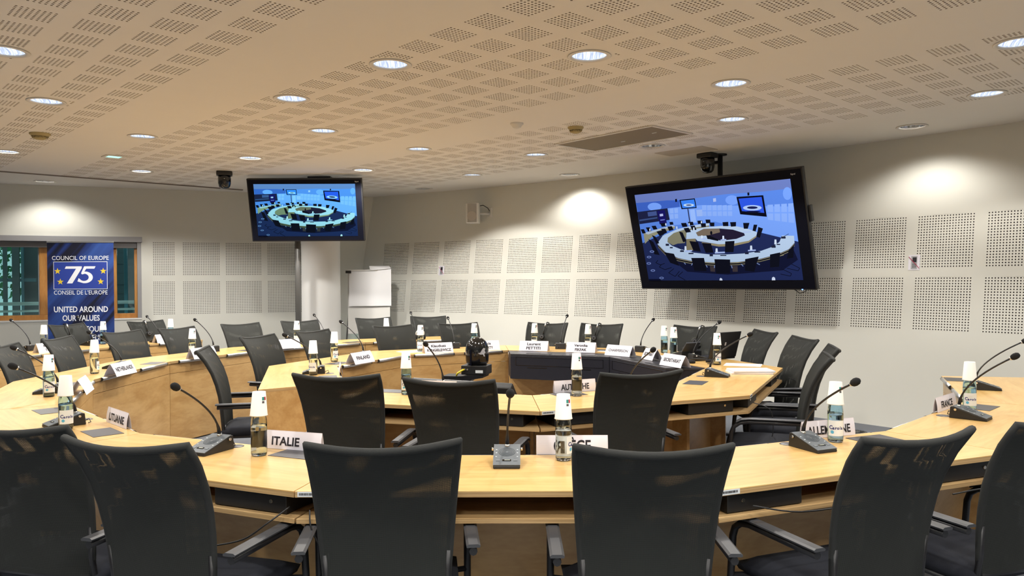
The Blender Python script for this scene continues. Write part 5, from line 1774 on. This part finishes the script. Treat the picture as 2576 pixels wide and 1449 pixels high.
MB().tube([(-0.09, -0.10, 0.03), (-0.12, -0.14, 0.008), (-0.10, -0.19, 0.006), (-0.04, -0.20, 0.006), (-0.03, -0.16, 0.006), (-0.08, -0.13, 0.008)], 0.005, 6).build('cord', 'black_plastic', t)
t = thing('headset', 'black headset lying on the secretariat desk between telephone and laptop', 'headset', (1.615, 6.63, TZ + 0.001), R(20))
MB().tube([(-0.09 + 0.0, 0, 0.02), (-0.085, 0.05, 0.02), (-0.05, 0.10, 0.02), (0.0, 0.115, 0.02), (0.05, 0.10, 0.02), (0.085, 0.05, 0.02), (0.09, 0, 0.02)], 0.006, 8).build('headband', 'black_plastic', t)
for sx in (-0.09, 0.09):
    MB().lathe([(0.0, 0.0), (0.032, 0.002), (0.034, 0.012), (0.030, 0.024), (0.0, 0.028)], 16, (sx, -0.01, 0.0)).build('ear_pad', 'foam', t)
MB().tube([(0.09, -0.03, 0.01), (0.06, -0.12, 0.006), (-0.02, -0.14, 0.006), (0.0, -0.20, 0.006)], 0.003, 6).build('cable', 'black_plastic', t)

def sheet(x, y, rz, w, h, label, z=TZ, mat='paper'):
    t = MB().box((0, 0, 0.0008), (w, h, 0.0012)).build('paper_sheet', mat)
    t.location = (x, y, z)
    t.rotation_euler = (0, 0, rz)
    return tag(t, label, 'paper')
sheet(1.93, 6.44, R(-22), 0.297, 0.21, 'loose white sheet on the right inner desk behind the reports')
sheet(-1.00, 7.82, R(40), 0.297, 0.21, 'loose white sheet on the desk left of the two-line cards')
sheet(0.98, 7.74, R(-30), 0.21, 0.15, 'small white sheet behind the right card on the dark fronted desk')
sheet(1.42, 7.10, R(-60), 0.297, 0.21, 'white sheet under the edge of the desk telephone')
for k, (dx, dy, l) in enumerate(((0, 0, 'lower stapled white report on the right inner desk'), (0.012, 0.004, 'upper stapled white report on the right inner desk'))):
    t = thing('report', l, 'report', (1.815 + dx, 5.90 + dy, TZ + 0.0135 * k), R(-4 + 3 * k), 'stapled reports')
    MB().box((0, 0, 0.006), (0.31, 0.215, 0.010)).build('pages', 'paper', t)
    MB().box((0, 0, 0.0005), (0.312, 0.217, 0.001)).build('back_cover', 'desk_black_top', t)
    MB().box((0, 0, 0.0117), (0.312, 0.217, 0.001)).build('front_cover', 'card', t)
    MB().box((-0.155, 0, 0.006), (0.004, 0.217, 0.012)).build('spine', 'card', t)

# ------------------------------------------------------------------ earphones hung over chair backs
def earphone(ci, u, label, drop=0.12):
    x, y, f, _, _ = CHAIRS[ci]
    a = R(f - 90)
    t = thing('hanging_earphones', label, 'earphones', (x + 0.36 * math.cos(R(f)), y + 0.36 * math.sin(R(f)), 0), a, 'earphones hung on chair backs')
    z0 = 0.998 - 0.012 * (1 - u * u) + 0.012
    y0 = -0.385 - 0.02 * (1 - u * u)
    x0 = 0.225 * u
    MB().tube([(x0 - 0.01, y0 - 0.045, z0 - 0.06), (x0 - 0.005, y0 - 0.02, z0 + 0.002), (x0, y0 + 0.02, z0 + 0.010), (x0 + 0.01, y0 + 0.055, z0 - 0.015), (x0 + 0.015, y0 + 0.085, z0 - drop * 0.6), (x0 + 0.02, y0 + 0.10, z0 - drop)], 0.006, 8).build('headband', 'black_plastic', t)
    MB().tube([(x0 + 0.006, y0 + 0.040, z0 + 0.004), (x0 + 0.012, y0 + 0.066, z0 - 0.035)], 0.009, 8).build('slider', 'aluminium', t)
    Mx = Matrix.Translation((x0 + 0.02, y0 + 0.140, z0 - drop - 0.025)) @ Matrix.Rotation(-PI / 2 + 0.3, 4, 'X')
    MB().lathe([(0.0, 0.012), (0.024, 0.012), (0.031, 0.004), (0.031, -0.006), (0.022, -0.014), (0.0, -0.014)], 18, M=Mx).build('ear_pad', 'foam', t)
    MB().lathe([(0.012, 0.0125), (0.018, 0.0135), (0.020, 0.0125)], 18, M=Mx).build('ear_ring', 'arm_grey', t.children[-1])
earphone(13, 0.05, 'earphones hanging on the left one of the two far chairs')
earphone(14, 0.15, 'earphones hanging on the right one of the two far chairs')
earphone(15, -0.30, 'earphones hanging on the chair behind the laptop')
earphone(30, 0.0, 'earphones hanging on the third row chair before the banner')
earphone(31, 0.0, 'earphones hanging on the third row chair right of the banner')
t = thing('table_headset', 'small black and white headset standing near the far desk end', 'headset', (-1.12, 9.36, TZ), 0.4)
MB().tube([(-0.05, 0, 0.03), (-0.05, 0, 0.09), (-0.02, 0, 0.125), (0.02, 0, 0.125), (0.05, 0, 0.09), (0.05, 0, 0.03)], 0.006, 8).build('headband', 'white_plastic', t)
for sx in (-0.05, 0.05):
    MB().lathe([(0.0, 0.014), (0.028, 0.012), (0.03, 0.0), (0.028, -0.012), (0.0, -0.014)], 16, M=Matrix.Translation((sx, 0, 0.031)) @ Matrix.Rotation(PI / 2, 4, 'Y')).build('ear_pad', 'foam', t)

# ------------------------------------------------------------------ cables and oddments on the under-shelves
def cable(pts, label, r=0.0028, mat='black_plastic'):
    P_ = [Vector(p) for p in pts]
    out = []
    for i in range(len(P_) - 1):
        a, b, c, d = P_[max(i - 1, 0)], P_[i], P_[i + 1], P_[min(i + 2, len(P_) - 1)]
        for k in range(6):
            s_ = k / 6
            out.append(0.5 * ((2 * b) + (c - a) * s_ + (2 * a - 5 * b + 4 * c - d) * s_ * s_ + (3 * b - a - 3 * c + d) * s_ ** 3))
    out.append(P_[-1])
    return tag(MB().tube(out, r, 6).build('cable', mat), label, 'cable', 'loose cables')
cable([(0.83, 2.66, 0.70), (1.0, 2.68, 0.672), (1.25, 2.78, 0.668), (1.42, 2.86, 0.672), (1.50, 2.92, 0.668), (1.46, 2.97, 0.668), (1.36, 2.93, 0.668), (1.45, 2.83, 0.667), (1.34, 2.79, 0.667)], 'looped black cable on the shelf under the ALLEMAGNE card')
cable([(-0.78, 2.68, 0.70), (-0.84, 2.635, 0.66), (-0.93, 2.64, 0.60), (-1.05, 2.66, 0.57)], 'thin black cable dropping below the ITALIE desk')
cable([(-0.70, 2.64, 0.70), (-0.69, 2.615, 0.65), (-0.66, 2.62, 0.58), (-0.62, 2.66, 0.50)], 'thin black cable dropping at the joint left of the middle desk')
cable([(1.66, 2.90, 0.668), (1.86, 2.99, 0.662), (1.93, 2.985, 0.60), (1.84, 2.93, 0.52)], 'thin black cable hanging below the right desk near the cut-off chair')
cable([(1.52, 4.86, 0.70), (1.62, 4.85, 0.66), (1.66, 4.90, 0.55), (1.66, 4.95, 0.45), (1.60, 5.0, 0.42)], 'thin pale cable hanging below the right inner desk', mat='arm_grey')
cable([(2.18, 6.08, 0.70), (2.24, 6.06, 0.66), (2.23, 6.02, 0.58), (2.16, 6.0, 0.55)], 'thin black cable hanging by the far end of the right inner desk')
t = thing('plastic_bag', 'crumpled green plastic bag on the shelf under the ALLEMAGNE card', 'bag', (1.60, 3.15, 0.664), 0.3)
b = MB()
vs, fs = [], []
for j in range(7):
    for i in range(12):
        a = 2 * PI * i / 12
        ph_ = PI * j / 6
        r_ = 0.12 * math.sin(ph_) * random.uniform(0.75, 1.15) + 0.002
        vs.append((r_ * math.cos(a) * 1.4, r_ * math.sin(a), 0.034 - 0.033 * math.cos(ph_)))
for j in range(6):
    for i in range(12):
        fs.append((j * 12 + i, j * 12 + (i + 1) % 12, j * 12 + 12 + (i + 1) % 12, j * 12 + 12 + i))
b.add(vs, fs)
b.build('film', 'green_bag', t)
MB().tube([(0.10, 0, 0.03), (0.15, 0.02, 0.045), (0.17, 0.03, 0.03)], [0.02, 0.012, 0.004], 8).build('knot', 'green_bag', t)
t = thing('projector', 'small black device with a brass lens ring on the inner desk shelf', 'device', (1.13, 4.82, 0.663), R(20))
MB().box((0, 0, 0.034), (0.12, 0.10, 0.066)).build('housing', 'black_plastic', t, 0.006)
MB().lathe([(0.016, 0.0), (0.026, 0.002), (0.028, 0.008), (0.016, 0.010)], 20, M=Matrix.Translation((0, -0.05, 0.034)) @ Matrix.Rotation(PI / 2, 4, 'X')).build('lens_ring', 'brass', t)

# ------------------------------------------------------------------ round swirl outlets in the carpet
for k, (x, y, l) in enumerate(((-1.50, 4.30, 'round grey floor outlet between the rings behind the left front microphone'), (-2.35, 4.95, 'round grey floor outlet between the rings at the left'), (2.4, 4.75, 'round grey floor outlet between the rings at the right'), (3.3, 7.4, 'round grey floor outlet by the right wall'))):
    t = thing('floor_outlet', l, 'floor outlet', (x, y, 0), 0, 'round floor outlets')
    MB().lathe([(0.0, 0.002), (0.075, 0.003), (0.10, 0.004), (0.105, 0.0)], 24).build('ring', 'steel_grey', t)
    for i in range(16):
        a = 2 * PI * i / 16
        MB().box((0.062 * math.cos(a), 0.062 * math.sin(a), 0.0042), (0.045, 0.006, 0.002), a + 0.5).build('slot', 'black_plastic', t)
